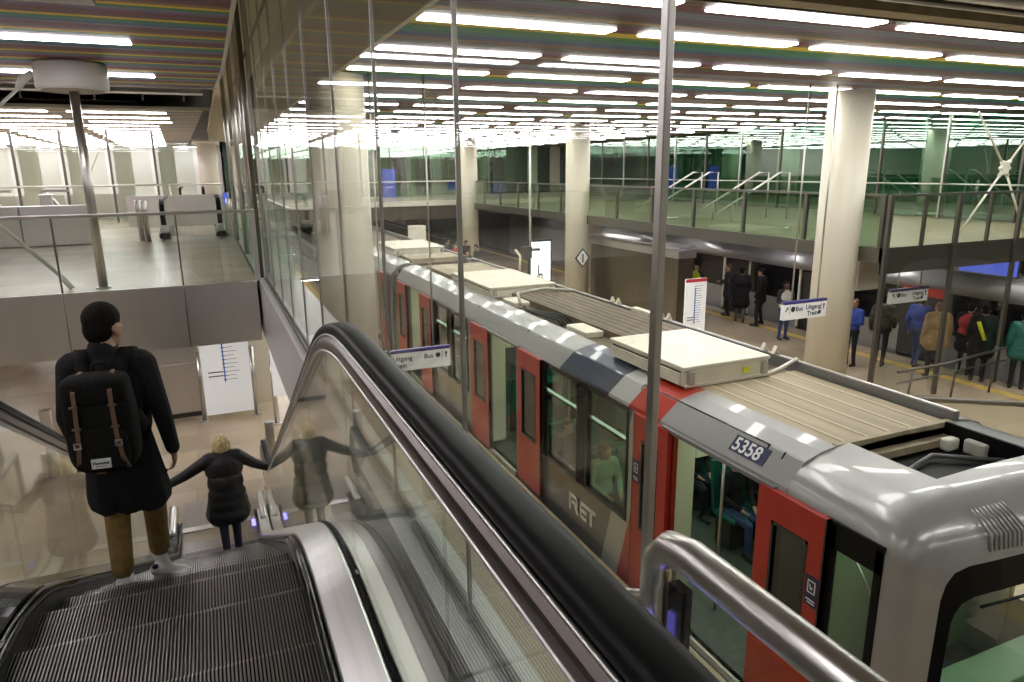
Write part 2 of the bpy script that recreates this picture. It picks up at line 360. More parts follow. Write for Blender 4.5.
# ---- columns
def column(x, y, z0, z1, r, name='column'):
    mb = MB(); mb.lathe([(r, z0), (r, z1)], (x, y, 0), 'column', 40)
    mb.lathe([(r + .012, z0), (r + .012, z0 + .12)], (x, y, 0), 'steel', 40); struct(mb, name)
column(2.06, 11.75, ZP, 3.1, .46); column(12.08, 10.75, ZP, 3.08, .43); column(12.1, 22.1, ZP, 3.1, .42); column(12.2, 33.5, ZP, 3.1, .42)
column(.33, 36.6, 0, 3.1, .42); column(9.0, 32.0, ZP, -.9, .42)
for y in (25.8, 22.4, 19.2, 16.0, 12.8, 9.5): column(22.0, y, 0, 3.1, .42)
m = MB(); m.lathe([(.6, 2.85), (.6, 3.12)], (.33, 36.6, 0), 'column', 30); struct(m, 'trim_capital')
m = MB(); m.box(.5, .95, 15.9, 16.35, ZP, -.95, 'column'); struct(m, 'column_square')
m = MB(); m.box(14.55, 15.4, 26, 26.6, ZP, -.27, 'column'); struct(m, 'column_square')
# ---- drum-topped pole with braces
t = thing('drum_pole', 'slim steel pole with a wide white drum under the striped ceiling', 'pole', (-1.5, 11.75, 0))
m = MB(); m.tube([(-1.5, 11.75, 0), (-1.5, 11.75, 2.8)], .062, 'tube', 20); m.build('pole', t)
m = MB(); m.lathe([(.10, .0), (.10, .02)], (-1.5, 11.75, 0), 'steel'); m.build('base_plate', t)
m = MB(); m.lathe([(.40, 2.755), (.43, 2.76), (.445, 2.8), (.445, 3.08), (.43, 3.1)], (-1.5, 11.75, 0), 'white', 48); m.lathe([(.38, 2.745), (.38, 2.757)], (-1.5, 11.75, 0), 'soffit', 48); m.build('drum', t)
m = MB(); m.tube([(-1.95, 11.75, 2.98), (-2.08, 11.75, 2.88), (-2.15, 11.75, 2.76)], [.04, .055, .04], 'white'); m.tube([(-2.15, 11.75, 2.76), (-4.2, 11.75, .9)], .022, 'white'); m.build('brace_rod', t)
m = MB(); m.tube([(-1.9, 11.75, .02), (-2.02, 11.75, .22)], .04, 'offwhite'); m.tube([(-2.02, 11.75, .22), (-3.9, 11.75, 2.5)], .026, 'offwhite'); m.build('brace_rod', t)
def cross_brace(label, y, pts, hub, x=None):
    t = thing('cross_brace', label, 'brace', (hub[0], y, min(p[1] for p in pts)))
    H = Vector((hub[0], y, hub[1]))
    for p in pts:
        mb = MB(); P = Vector((p[0], y, p[1])); mb.tube([H, H.lerp(P, .12)], .045, 'offwhite'); mb.tube([H.lerp(P, .1), P], .024, 'offwhite'); mb.build('rod', t)
    mb = MB(); mb.lathe([(.13, -.05), (.15, 0), (.13, .05)], (0, 0, 0), 'offwhite', 8)
    for v in mb.b.verts: v.co = Vector((v.co.x + hub[0], y + v.co.z * .8, v.co.y + hub[1]))
    for a in range(6):
        an = a * math.pi / 3; mb.ell((hub[0] + .13 * math.cos(an), y, hub[1] + .13 * math.sin(an)), (.05, .06, .05), 'offwhite', u=8, v=6)
    mb.build('hub', t)
cross_brace('white steel cross brace with a round hub on the far mezzanine', 10.6, ((15.75, 2.75), (18.0, .05), (15.6, .05), (18.2, 2.9)), (16.93, 1.55))
cross_brace('white steel cross brace in the bright distance behind the drum topped pole', 30., ((-4.6, 2.9), (-3.2, .05), (-4.7, .05), (-3.1, 2.9)), (-3.9, 1.25))
# ---- polished panels below the glass railing, and the railing
xs = [-12.0, -9.9, -7.8, -5.6, -3.4, -1.98, -.42, .64]
xs = [-8.2, -6.1, -4.0, -1.98, -.42, .62]
names = ['fifth from the corner', 'fourth from the corner', 'third from the corner, partly behind the man', 'second from the corner, behind the man', 'nearest the glass corner']
for i, (a, b) in enumerate(zip(xs, xs[1:])):
    m = MB(); m.box(a + .006, b - .006, 11.43, 11.47, -.95, 0.0, 'steel_br', .004, 1)
    single(m, 'cladding_panel', 'brushed steel panel under the glass railing, ' + names[i], 'panel', 'steel panels under the railing')
t = thing('glass_railing', 'glass railing with flat steel handrail along the upper floor edge', 'railing', (-4, 11.5, 0))
m = MB(); m.box(-10, .68, 11.45, 11.51, 1.045, 1.09, 'steel', .008, 1); m.build('handrail', t)
for a, b in zip(xs, xs[1:]):
    m = MB(); m.box(a + .01, b - .01, 11.474, 11.486, .0, 1.045, 'glass_b'); m.build('glass_panel', t)
    m = MB(); m.box(a - .01, a + .01, 11.46, 11.5, .0, 1.045, 'dsteel'); m.build('post', t)
m = MB(); m.box(.60, .68, 11.44, 11.52, 0, 1.06, 'steel_br'); m.build('post', t)
# ---- tall glass wall along the escalator
ys = [1.06 + 1.1 * i for i in range(10)] + [11.45]
for i, (a, b) in enumerate(zip(ys, ys[1:])):
    t = thing('glass_wall_section', 'tall clear glass pane beside the escalator, ' + ['nearest, with the thick bright edge strip', 'second from the thick bright edge strip', 'third from the thick edge strip', 'fourth from the thick edge strip', 'fifth from the thick edge strip', 'sixth, above the escalator crest', 'seventh, beyond the escalator crest', 'eighth, behind the escalator crest', 'ninth, next to the last', 'last, at the railing corner'][i], 'glass', (.75, a, 0), 'tall glass wall panes')
    m = MB(); m.box(.744, .756, a + .006, b - .006, .02, 4.9, 'glass_t'); m.build('pane', t)
    m = MB(); wd = .011 if i == 0 else .007; m.box(.742, .758, a - wd, a + wd, 0.0, 4.9, 'tube' if i == 0 else 'joint', .002, 1); m.build('edge_strip', t)
m = MB(); m.box(.725, .742, 5.5, 11.45, 0, .05, 'dsteel'); m.box(.758, .775, 1.2, 11.45, 0, .05, 'dsteel'); struct(m, 'trim_glass_channel')
# steel posts and glass beyond the corner
for i, (x, y, r, mm) in enumerate(((.72, 11.75, .036, 'dsteel'), (.74, 13.3, .045, 'tube'), (.7, 15.4, .05, 'tube'), (.66, 18.6, .05, 'tube'), (.86, 12.3, .035, 'dsteel'))):
    m = MB(); m.tube([(x, y, 0), (x, y, 4.9)], r, mm, 16); single(m, 'steel_post', ['dark steel post at the railing corner', 'first bright steel post beyond the railing corner', 'second bright steel post beyond the railing corner', 'third bright steel post, by the distant escalator', 'thin dark post just outside the railing corner'][i], 'post', 'posts beyond the corner')
for i, y in enumerate((13.4, 16.7, 20.0)):
    m = MB(); m.box(.76, .772, y, y + 3.0, 0, 4.9, 'glass_t'); single(m, 'glass_screen', 'tall glass screen on the ledge, %s beyond the railing corner' % ['first', 'second', 'third'][i], 'glass', 'glass screens beyond the corner')
# side return rail at the corner, running along the ledge
t = thing('ledge_railing', 'low glass railing with steel rail running away from the corner', 'railing', (1.2, 12, 0))
m = MB(); m.box(1.17, 1.23, 11.5, 34, 1.045, 1.09, 'steel'); m.build('handrail', t)
m = MB(); m.box(1.194, 1.206, 11.5, 34, 0, 1.045, 'glass_g'); m.build('glass_panel', t)
# ---- far mezzanine glass railing, posts and stair-well glazing
t = thing('mezzanine_railing', 'green glass railing with dark posts along the far mezzanine edge', 'railing', (12.4, 20, 0))
m = MB(); m.box(12.40, 12.46, 9.95, 36, 1.03, 1.08, 'dsteel'); m.build('handrail', t)
y = 10.0; k = 0
while y < 35:
    m = MB(); m.box(12.424, 12.436, y + .05, y + 1.95, .02, 1.03, 'glass_m'); m.build('glass_panel', t)
    m = MB(); m.box(12.39, 12.47, y - .04, y + .04, 0, 1.05, 'dsteel'); m.build('post', t); y += 2.0
t = thing('stairwell_glazing', 'tall dark framed glass screen around the far stair opening', 'glass', (16, 9.84, ZP))
m = MB(); m.box(12.36, 24, 9.80, 9.86, 1.03, 1.08, 'dsteel'); m.build('handrail', t)
for i in range(6):
    x = 12.38 + 2.03 * i
    m = MB(); m.box(x - .05, x + .05, 9.78, 9.85, -3.3 if x < 17 else -.3, 1.05, 'dsteel'); m.build('post', t)
    m = MB(); m.box(x + .98, x + 1.04, 9.79, 9.85, .02, 1.05, 'dsteel'); m.build('short_post', t)
    m = MB(); m.box(x + .06, x + 1.97, 9.812, 9.824, -3.2 if x < 16 else -.3, 1.03, 'glass_t'); m.build('glass_panel', t)
t = thing('stair_parapet', 'dark topped glass stair parapet on the far platform behind the train', 'parapet', (12, 8, ZP))
m = MB(); m.tube([(9.6, 9.0, -2.35), (12.9, 6.6, -2.35), (16.9, 6.8, -2.0)], .05, 'dsteel'); m.build('rail', t)
m = MB(); m.hexa([(9.6, 9.0, ZP), (12.9, 6.6, ZP), (12.93, 6.63, ZP), (9.62, 9.03, ZP), (9.6, 9.0, -2.4), (12.9, 6.6, -2.4), (12.93, 6.63, -2.4), (9.62, 9.03, -2.4)], 'glass_t'); m.build('glass_panel', t)
m = MB(); m.hexa([(12.9, 6.5, ZP), (16.9, 6.7, ZP), (16.9, 6.8, ZP), (12.9, 6.6, ZP), (12.9, 6.5, -2.4), (16.9, 6.7, -2.4), (16.9, 6.8, -2.4), (12.9, 6.6, -2.4)], 'dsteel'); m.build('side_wall', t)
m = MB(); m.tube([(12.9, 9.6, -2.55), (14.2, 9.5, -2.5), (16.0, 9.35, -2.3)], .028, 'dsteel'); m.tube([(12.9, 9.6, -2.8), (16.0, 9.35, -2.6)], .018, 'dsteel'); m.build('handrail', t)
for i, x in enumerate((13.2, 14.6, 15.9)):
    m = MB(); m.tube([(x, 9.55, ZP), (x, 9.5, -2.5 + (x - 14) * .1)], .022, 'dsteel'); m.build('rail_post', t)
# green glass wall behind the mezzanine
k = 0
for i in range(13):
    y0 = 8.2 + 2.3 * i
    t = thing('glass_wall_panel', 'tall green glass wall panel behind the far mezzanine walkway', 'glass', (21.2, y0, 0), 'green glass wall panels')
    m = MB(); m.box(21.19, 21.21, y0 + .03, y0 + 2.27, .05, 3.1, 'glass_g'); m.build('pane', t)
    m = MB(); m.box(21.15, 21.25, y0 - .03, y0 + .03, 0, 3.1, 'tube' if i % 2 else 'dsteel'); m.build('mullion', t)
    m = MB(); m.tube([(21.1, y0, 1.05), (21.1, y0 + 2.3, 1.05)], .025, 'tube', 8); m.build('guard_bar', t)
gdark = mat('hall_green', (.02, .09, .05), .25, 0, .5, (.4, .6, .2))
m = MB(); m.box(24.5, 24.7, 4, 78, 0, 3.3, gdark); struct(m, 'wall_green')
m = MB(); m.box(1.3, 24, 46, 46.2, 0, 3.3, gdark); struct(m, 'wall_gallery')
for i in range(13):
    x = 1.6 + 1.75 * i
    m = MB(); m.box(x, x + .6, 45.0, 45.4, 0, 3.1, 'palegreen' if i % 3 else 'column'); single(m, 'wall_pilaster', 'pale green upright panel behind the far end glass screens', 'panel', 'far end pilasters')
for i in range(8):
    x = 2 + 2.2 * i
    m = MB(); m.box(x + .03, x + 2.17, 44.0, 44.02, .05, 3.1, 'glass_g'); single(m, 'gallery_glass', 'green glass screen at the far end gallery over the tracks', 'glass', 'far end glass screens')
m = MB(); m.box(1.3, 12.3, 35.95, 36.0, 1.03, 1.08, 'offwhite'); m.box(1.3, 12.3, 35.97, 35.98, .05, 1.03, 'glass_b'); single(m, 'gallery_railing', 'pale railing across the far end of the track opening', 'railing')
for i, (x, y) in enumerate(((6.5, 43.5), (10.2, 43.5))):
    m = MB(); m.box(x, x + .8, y, y + .1, 0, 1.7, 'screen'); single(m, 'display_screen', ['glowing blue screen at the far end gallery, nearer the middle', 'second glowing blue screen at the far end gallery'][i], 'screen', 'far gallery screens')
# stair handrails on the mezzanine
for i, y in enumerate((17.2, 20.6)):
    t = thing('stair_handrail', ['steel stair handrail rising on the mezzanine by the tall glass', 'steel stair handrail rising behind the white bright edge strip'][i], 'handrail', (15.5, y, 0), 'mezzanine stair handrails')
    for dy in (0, .9):
        m = MB(); m.tube([(14.2, y + dy, .25), (16.6, y + dy, 1.45), (17.0, y + dy, 1.45), (17.0, y + dy, 0)], .03, 'tube', 10); m.build('rail', t)
        m = MB(); m.tube([(14.8, y + dy, 0), (14.8, y + dy, .55)], .025, 'tube', 8); m.build('post', t)
m = MB(); m.tube([(13.3, 19.2, 0), (13.3, 19.2, 1.0)], .06, 'steel'); m.ell((13.3, 19.2, 1.02), (.065, .065, .05), 'redc'); single(m, 'bollard', 'steel bollard with a red top on the far mezzanine', 'bollard')
# ---- upper hall furniture
for i, (x0, x1, y) in enumerate(((-9.4, -7.5, 19.2), (-7.5, -5.6, 19.2), (-5.6, -3.9, 19.2), (-3.9, -2.5, 19.2))):
    m = MB(); m.box(x0 + .01, x1 - .01, y, y + .5, .02, .92, 'steel_br', .006, 1); single(m, 'steel_cabinet', 'low brushed steel wall unit behind the glass railing, %s' % ['farthest from the pole', 'third from the pole', 'second from the pole', 'nearest the pole'][i], 'cabinet', 'low steel wall units')
m = MB(); m.box(-2.2, .55, 24.6, 24.8, 0, .95, 'steel_br'); single(m, 'steel_parapet', 'brushed steel parapet behind the distant escalator entrance', 'parapet')
m = MB(); m.box(-9, -2.6, 29.6, 29.8, 0, .9, 'steel_br'); single(m, 'steel_parapet', 'long pale steel parapet in the bright distance', 'parapet')
m = MB(); m.tube([(-9, 26, 1.25), (.6, 26.2, 1.25)], .03, 'steel'); 
for x in (-7, -4, -1): m.tube([(x, 26.1, 0), (x, 26.1, 1.25)], .025, 'steel', 8)
single(m, 'barrier_rail', 'long thin steel barrier rail across the upper hall', 'railing')
for i in range(7):
    x = -9.5 + 1.35 * i
    t = thing('glass_partition', 'tall glass partition with a dark frame in the upper hall, %s' % ['farthest out', 'second from the outside', 'third from the outside', 'fourth from the outside', 'seen just beside the drum topped pole', 'first past the drum topped pole', 'second past the drum topped pole'][i], 'partition', (x, 27.5, 0), 'upper hall partitions')
    m = MB(); m.box(x, x + 1.2, 27.49, 27.51, .05, 2.7, 'glass_b'); m.build('pane', t)
    m = MB(); m.box(x - .05, x + .02, 27.45, 27.55, 0, 3.0, 'dsteel'); m.build('post', t)
    m = MB(); m.box(x + .1, x + .6, 27.6, 27.9, 0, 2.5, 'column'); m.build('panel', t)
# distant escalator entrance in the upper hall: two newels and a floor plate
t = thing('distant_escalator', 'escalator entrance with black handrail loops on the upper hall floor', 'escalator', (-.35, 20, 0))
m = MB(); m.box(-.98, .28, 18.9, 20.6, .0, .012, 'steel_br'); m.build('floor_plate', t)
for x in (-1.0, .32):
    pth = [(22.5, .98)] + [(20.1 - .45 * math.sin(a) * .9, .56 + .42 * math.cos(a)) for a in [math.pi * i / 12 for i in range(13)]] + [(20.6, .14)]
    m = MB(); m.sweep([(x - .05, -.03), (x + .05, -.03), (x + .06, 0), (x + .05, .03), (x - .05, .03), (x - .06, 0)], pth, 'black'); m.build('handrail', t)
    m = MB(); m.box(x - .13, x + .13, 19.65, 22.5, .02, .16, 'gloss', .03); m.box(x - .1, x + .1, 19.6, 20.0, .16, .36, 'white', .06); m.build('newel_base', t)
    m = MB(); m.box(x - .006, x + .006, 20.1, 22.5, .16, .95, 'glass_b'); m.build('glass_panel', t)
t = thing('distant_escalator', 'second escalator entrance farther off, by the cream column', 'escalator', (-.6, 33, 0))
for x in (-.9, .0):
    pth = [(36, .98)] + [(33.1 - .4 * math.sin(a), .56 + .42 * math.cos(a)) for a in [math.pi * i / 10 for i in range(11)]]
    m = MB(); m.sweep([(x - .06, -.03), (x + .06, -.03), (x + .06, .03), (x - .06, .03)], pth, 'black'); m.build('handrail', t)
    m = MB(); m.box(x - .16, x + .16, 32.6, 36, .0, .3, 'white', .05); m.build('newel_base', t)
def bollard(x, y, z, h, r, label, grp):
    t = thing('bollard', label, 'bollard', (x, y, z), grp)
    m = MB(); m.lathe([(r, 0), (r, h - .02), (r * .85, h)], (x, y, z), 'tube', 20); m.build('post', t)
    m = MB(); m.lathe([(r * 1.5, 0), (r * 1.5, .015)], (x, y, z), 'steel', 20); m.build('base_plate', t)
for i, (x, y) in enumerate(((-1.5, 19.5), (-1.36, 19.3), (.56, 19.3), (.62, 18.9))): bollard(x, y, 0, 1.0, .07, 'steel bollard at the distant escalator entrance, %s' % ['outermost of the pair by the pole', 'inner of the pair by the pole', 'inner of the pair by the tall glass', 'outermost of the pair by the tall glass'][i], 'bollards at the distant escalator')
for i, (x, y) in enumerate(((-4.6, 21.2), (-3.3, 20.8))):
    t = thing('ticket_gate', ['slanted steel ticket barrier behind the low wall units', 'slanted steel ticket barrier just beside the drum topped pole'][i], 'ticket gate', (x, y, 0), 'ticket barriers')
    m = MB(); m.tube([(x - .3, y, 1.25), (x + .1, y - .1, .6), (x + .3, y - .15, .0)], .05, 'tube'); m.build('arm', t)
    m = MB(); m.box(x - .45, x - .15, y - .1, y + .3, 0, 1.15, 'steel_br', .03); m.build('body', t)
    m = MB(); m.box(x - .4, x + .25, y - .2, y - .12, 1.2, 1.26, 'steel'); m.build('top_bar', t)
m = MB(); m.box(-5.9, -5.6, 21.5, 21.8, 0, 1.3, 'steel_br', .03); m.box(-5.88, -5.62, 21.48, 21.5, 1.0, 1.28, 'screen'); single(m, 'ticket_reader', 'ticket reader post with a small blue screen in the upper hall', 'ticket reader')
m = MB(); m.box(.46, .62, 20.9, 21.1, 0, 1.1, 'steel_br', .02); m.box(.47, .61, 20.88, 20.9, .8, 1.08, 'screen'); single(m, 'ticket_reader', 'ticket reader post with a blue screen by the tall glass', 'ticket reader')
# ---- platform furniture under the slab
t = thing('platform_cabinet', 'tall brushed steel cabinet under the slab beside the map board', 'cabinet', (-.84, 15.7, ZP))
m = MB(); m.box(-1.3, -.45, 15.55, 16.1, ZP + .1, -1.0, 'steel_br', .008, 1); m.build('body', t)
m = MB(); m.box(-1.27, -.5, 15.53, 15.56, ZP + .14, -2.22, 'steel_br', .004, 1); m.build('door', t, kind=None)
m = MB(); m.box(-1.27, -.5, 15.53, 15.56, -2.19, -1.05, 'steel_br', .004, 1); m.box(-.92, -.84, 15.5, 15.535, -1.72, -1.68, 'redink'); m.build('door', t)
m = MB(); m.box(-1.28, -.46, 15.56, 16.05, ZP, ZP + .1, 'dark'); m.build('plinth', t)
def map_board(name, label, x, y, w, z0, z1, band, posts):
    t = thing(name, label, 'board', (x, y, ZP))
    m = MB(); m.box(x - w / 2, x + w / 2, y, y + .05, z0, z1, 'board', .006, 1); m.build('panel', t)
    for px in posts:
        m = MB(); m.tube([(px, y + .05, ZP), (px, y + .05, z1 - (.9 if name == 'map_board' else 0))], .05, 'tube', 14); m.lathe([(.1, 0), (.1, .02)], (px, y + .05, ZP), 'steel', 14); m.build('post', t)
    m = MB(); h = z1 - z0
    if band == 'red': m.box(x - w / 2, x + w / 2, y - .004, y, z1 - .09, z1, 'redink')
    xl = x - w * .04
    m.box(xl - .012, xl + .012, y - .004, y, z0 + h * .3, z1 - h * (.02 if band != 'red' else .14), 'blueink')
    n = 16
    for i in range(n):
        zz = z0 + h * .32 + (h * .6) * i / n
        m.box(xl + .03, xl + .03 + w * random.uniform(.18, .34), y - .003, y, zz, zz + .012, 'ink')
        if i in (1, 2): m.box(xl - w * .34, xl - .03, y - .003, y, zz, zz + .022, 'navy')
        m.box(xl - .03, xl + .03, y - .005, y, zz - .006, zz + .012, 'blueink')
    m.build('route_diagram', t); return t
map_board('map_board', 'white route map board on steel posts under the floor slab', .05, 15.1, .93, ZP + .12, -1.0, 'none', (-.46, .56))
map_board('map_board', 'white route map board seen through the glass beside the railing corner', 1.35, 14.3, .95, ZP + .6, -1.0, 'none', (.9,))
map_board('line_board', 'white line map board with a red top behind the train roof', 11.32, 14.3, .66, ZP + .6, ZP + 2.28, 'red', (11.1, 11.52))
bollard(.60, 11.7, ZP, 1.0, .075, 'steel bollard at the escalator foot beside the descending handrail', 'bollards at the escalator foot')
bollard(-1.25, 11.6, ZP, 1.0, .075, 'steel bollard at the escalator foot behind the man', 'bollards at the escalator foot')
t = thing('platform_barrier', 'steel framed barrier gate beside the escalator foot', 'barrier', (1.1, 11, ZP))
m = MB(); m.tube([(.95, 10.4, ZP), (.95, 10.4, -2.35), (.95, 11.6, -2.35), (.95, 11.6, ZP)], .035, 'tube'); m.build('frame', t)
m = MB(); m.box(.945, .955, 10.45, 11.55, ZP + .1, -2.4, 'glass_b'); m.build('glass_panel', t)
m = MB(); m.box(-2.9, -2.75, 13.2, 13.35, ZP, -2.2, 'steel_br'); m.box(-2.87, -2.78, 13.15, 13.2, -2.7, -2.5, 'white'); single(m, 'ticket_reader', 'steel ticket reader on the platform behind the man', 'ticket reader')
# kiosk / lift on the far platform
t = thing('lift_enclosure', 'brown steel clad lift enclosure on the far platform behind the train', 'lift', (13.3, 19, ZP))
bz = mat('bronze_panel', (.2, .17, .13), .3, .8, .1, (1, 8, 1))
m = MB(); m.box(12.75, 13.3, 17.0, 22.2, ZP, -.95, bz); m.build('body', t)
m = MB(); m.box(12.7, 13.35, 16.95, 22.25, -1.0, -.78, 'steel_br'); m.box(12.7, 13.35, 16.95, 22.25, -.7, -.66, 'steel_br'); m.build('top_band', t)
t = thing('light_box', 'glowing white poster light box on the far platform', 'light box', (13.4, 28, ZP))
m = MB(); m.box(12.9, 14.0, 27.9, 28.1, ZP, -1.4, 'dsteel'); m.build('frame', t)
m = MB(); m.box(12.98, 13.92, 27.87, 27.9, ZP + .15, -1.5, 'lightbox'); m.build('panel', t)
m = MB(); m.box(13.3, 13.36, 27.85, 27.87, ZP + .4, ZP + .9, 'ink'); m.box(13.3, 13.55, 27.85, 27.87, ZP + .4, ZP + .5, 'ink'); m.build('print', t)
t = thing('platform_camera', 'white pole hung camera box before the light box', 'camera', (12.3, 26.5, -2))
m = MB(); m.tube([(12.3, 26.5, 3.1), (12.3, 26.5, -1.6)], .05, 'white'); m.build('pole', t)
m = MB(); m.box(11.9, 12.3, 26.3, 26.6, -2.0, -1.5, 'dsteel', .03); m.box(12.3, 12.7, 26.35, 26.55, -1.7, -1.6, 'steel'); m.build('camera_box', t)
# diamond platform number on the column
t = thing('platform_number', 'white diamond sign with number 1 on the cream column', 'sign', (12.1, 21.66, -1.45))
m = MB(); m.prism([(12.1 + .3 * math.cos(a), -1.45 + .34 * math.sin(a)) for a in (0, math.pi / 2, math.pi, 1.5 * math.pi)], 'y', 21.66, 21.69, 'navy'); m.build('plate', t)
m = MB(); m.prism([(12.1 + .24 * math.cos(a), -1.45 + .28 * math.sin(a)) for a in (0, math.pi / 2, math.pi, 1.5 * math.pi)], 'y', 21.65, 21.66, 'signw'); m.build('face', t)
text('1', .42, frame((12.1, 21.645, -1.6), (1, 0, 0), (0, 0, 1)), 'navy', t, align='CENTER')
# hanging direction signs
def arrow(mb, x, y, z, s, m, ang=0):
    pts = [(0, .5), (.3, .15), (.1, .15), (.1, -.5), (-.1, -.5), (-.1, .15), (-.3, .15)]
    c, d = math.cos(ang), math.sin(ang)
    mb.prism([(x + s * (px * c - pz * d), z + s * (px * d + pz * c)) for px, pz in pts], 'y', y - .003, y, m)
def direction_sign(label, x0, x1, y, z0, z1, kind, ztop):
    t = thing('direction_sign', label, 'sign', ((x0 + x1) / 2, y, z1), 'hanging direction signs'); W = x1 - x0; H = z1 - z0
    m = MB(); m.box(x0, x1, y, y + .09, z0, z1, 'signw', .006, 1); m.build('panel', t)
    m = MB(); m.box(x0, x1, y - .002, y + .09, z1 - .05, z1 + .004, 'violet'); m.build('top_band', t)
    m = MB(); m.tube([(x0 + W * .2, y + .045, z1), (x0 + W * .2, y + .045, ztop)], .015, 'steel', 8); m.build('hanger', t)
    m = MB(); m.tube([(x0 + W * .8, y + .045, z1), (x0 + W * .8, y + .045, ztop)], .015, 'steel', 8); m.build('hanger', t)
    F = lambda x, z: frame((x, y - .002, z), (1, 0, 0), (0, 0, 1)); s = H * .36
    P1 = lambda nm, fn: (lambda q: (fn(q), q.build(nm, t)))(MB())
    if kind == 1:
        s = H * .31; text('Uitgang', s, F(x0 + W * .29, z0 + H * .5), 'navy', t); text('Trein', s, F(x0 + W * .29, z0 + H * .16), 'navy', t); text('Bus', s, F(x0 + W * .67, z0 + H * .5), 'navy', t)
        P1('bus_symbol', lambda m: m.prism([(x0 + W * .845 + .045 * math.cos(a), z0 + H * .6 + .045 * math.sin(a)) for a in [k * math.pi / 8 for k in range(16)]], 'y', y - .003, y, 'blackink'))
        P1('divider_line', lambda m: m.box(x0 + W * .895, x0 + W * .9, y - .003, y, z0 + H * .4, z0 + H * .82, 'navy')); P1('arrow', lambda m: arrow(m, x0 + W * .945, y, z0 + H * .6, .12, 'navy'))
    else:
        P1('arrow', lambda m: arrow(m, x0 + W * .07, y, z0 + H * .6, .11, 'navy', -.7 if kind == 2 else .6)); P1('divider_line', lambda m: m.box(x0 + W * .135, x0 + W * .14, y - .003, y, z0 + H * .35, z0 + H * .8, 'navy'))
        P1('bus_symbol', lambda m: m.prism([(x0 + W * .21 + .055 * math.cos(a), z0 + H * .58 + .055 * math.sin(a)) for a in [k * math.pi / 8 for k in range(16)]], 'y', y - .003, y, 'blackink'))
        text('Bus', s, F(x0 + W * .27, z0 + H * .46), 'navy', t)
        text('Uitgang', s, F(x0 + W * .86, z0 + H * .5), 'navy', t, align='RIGHT'); text('Trein', s, F(x0 + W * .8, z0 + H * .14), 'navy', t, align='RIGHT')
        P1('divider_line', lambda m: m.box(x0 + W * .87, x0 + W * .875, y - .003, y, z0 + H * .3, z0 + H * .82, 'navy')); P1('arrow', lambda m: arrow(m, x0 + W * .93, y, z0 + H * .6, .12, 'navy'))
        P1('bus_symbol', lambda m: m.prism([(x0 + W * .835 + .04 * math.cos(a), z0 + H * .27 + .04 * math.sin(a)) for a in [k * math.pi / 8 for k in range(16)]], 'y', y - .003, y, 'blackink'))

direction_sign('white hanging exit sign in front of the train, behind the black handrail', 2.25, 3.72, 11.4, -1.74, -1.37, 1, 3.2)
direction_sign('white hanging exit sign overlapping the cream column on the far platform', 10.12, 11.24, 10.1, -1.29, -.93, 2, 3.1)
direction_sign('white hanging exit sign above the waiting group beyond the cream column', 13.7, 14.9, 10.6, -1.36, -1.04, 3, -.27)
t = thing('advert_screen', 'glowing blue advert screen hung over the far track', 'screen', (17, 11, -.8))
m = MB(); m.box(16.96, 17.0, 9.95, 11.95, -.93, -.3, 'dsteel'); m.build('casing', t)
m = MB(); m.box(16.95, 16.96, 9.98, 11.35, -.9, -.34, 'screen'); m.build('panel', t)
m = MB(); m.box(16.95, 16.96, 11.4, 11.92, -.9, -.6, 'redink'); m.box(16.945, 16.95, 11.42, 11.85, -.86, -.74, 'signw'); m.build('logo_panel', t)
m = MB(); m.box(13.35, 14.25, 11.2, 11.5, -1.12, -.27, 'column'); single(m, 'ceiling_bulkhead', 'cream boxed bulkhead hanging under the mezzanine beside the cream column', 'bulkhead')
# ================================================================== escalator
TH = R(27.3); TN = math.tan(TH); RC = 2.2; TT = RC * math.tan(TH / 2)
Y0 = 2.94; Y1 = Y0 - ZP / TN
def tip(y):
    """height of the step edges at distance y along the escalator"""
    a, b = Y0 - TT, Y0 + TT * math.cos(TH)
    c, d = Y1 - TT * math.cos(TH), Y1 + TT
    if y <= a: return 0.
    if y < b: return -(RC - math.sqrt(max(0, RC ** 2 - (y - a) ** 2)))
    if y <= c: return -(y - Y0) * TN
    if y < d: return ZP + (RC - math.sqrt(max(0, RC ** 2 - (d - y) ** 2)))
    return ZP
def frange(a, b, n): return [a + (b - a) * i / n for i in range(n + 1)]
YP = frange(-1.2, 2.3, 7) + frange(2.45, 4.2, 18) + frange(4.5, 8.8, 8) + frange(9.0, 10.4, 12)
CX = -.295
esc = thing('escalator', 'dark stepped escalator running down to the platform with black handrails', 'escalator', (CX, 6.3, ZP))
def step_mesh():
    mb = MB(); i0 = mb.mi('step'); i1 = mb.mi('skirt'); i2 = mb.mi('nose'); P = .0125; n = 80; x0 = -.5; D = .0095
    path = [(-.388, 0, 0, -1), (-.022, 0, 0, -1), (-.006, -.003, -.7, -.7), (-.004, -.02, -1, 0), (-.012, -.12, -1, 0), (-.035, -.235, -1, 0)]
    xs_ = []
    for k in range(n):
        a = x0 + k * P; xs_ += [(a, 0), (a + .0055, 0), (a + .0068, 1), (a + .0112, 1)]
    xs_.append((x0 + n * P, 0))
    grid = [[mb.b.verts.new((x, y + ny * D * g, z + nz * D * g)) for x, g in xs_] for y, z, ny, nz in path]
    for r0, r1 in zip(grid, grid[1:]):
        for a in range(len(xs_) - 1): mb.b.faces.new((r0[a], r0[a + 1], r1[a + 1], r1[a])).material_index = (i2 if grid.index(r0) in (1, 2) else i0) if a % 4 == 0 else i1  # groove faces coloured dark as shade, so the grooves look deeper
    mb.box(-.495, .495, -.39, -.05, -.2, -.02, 'dark')
    return mb
NOSE = [2.3 + .4 * k for k in range(-5, 21)]
proto = step_mesh().build('step', esc, True, fix=False)
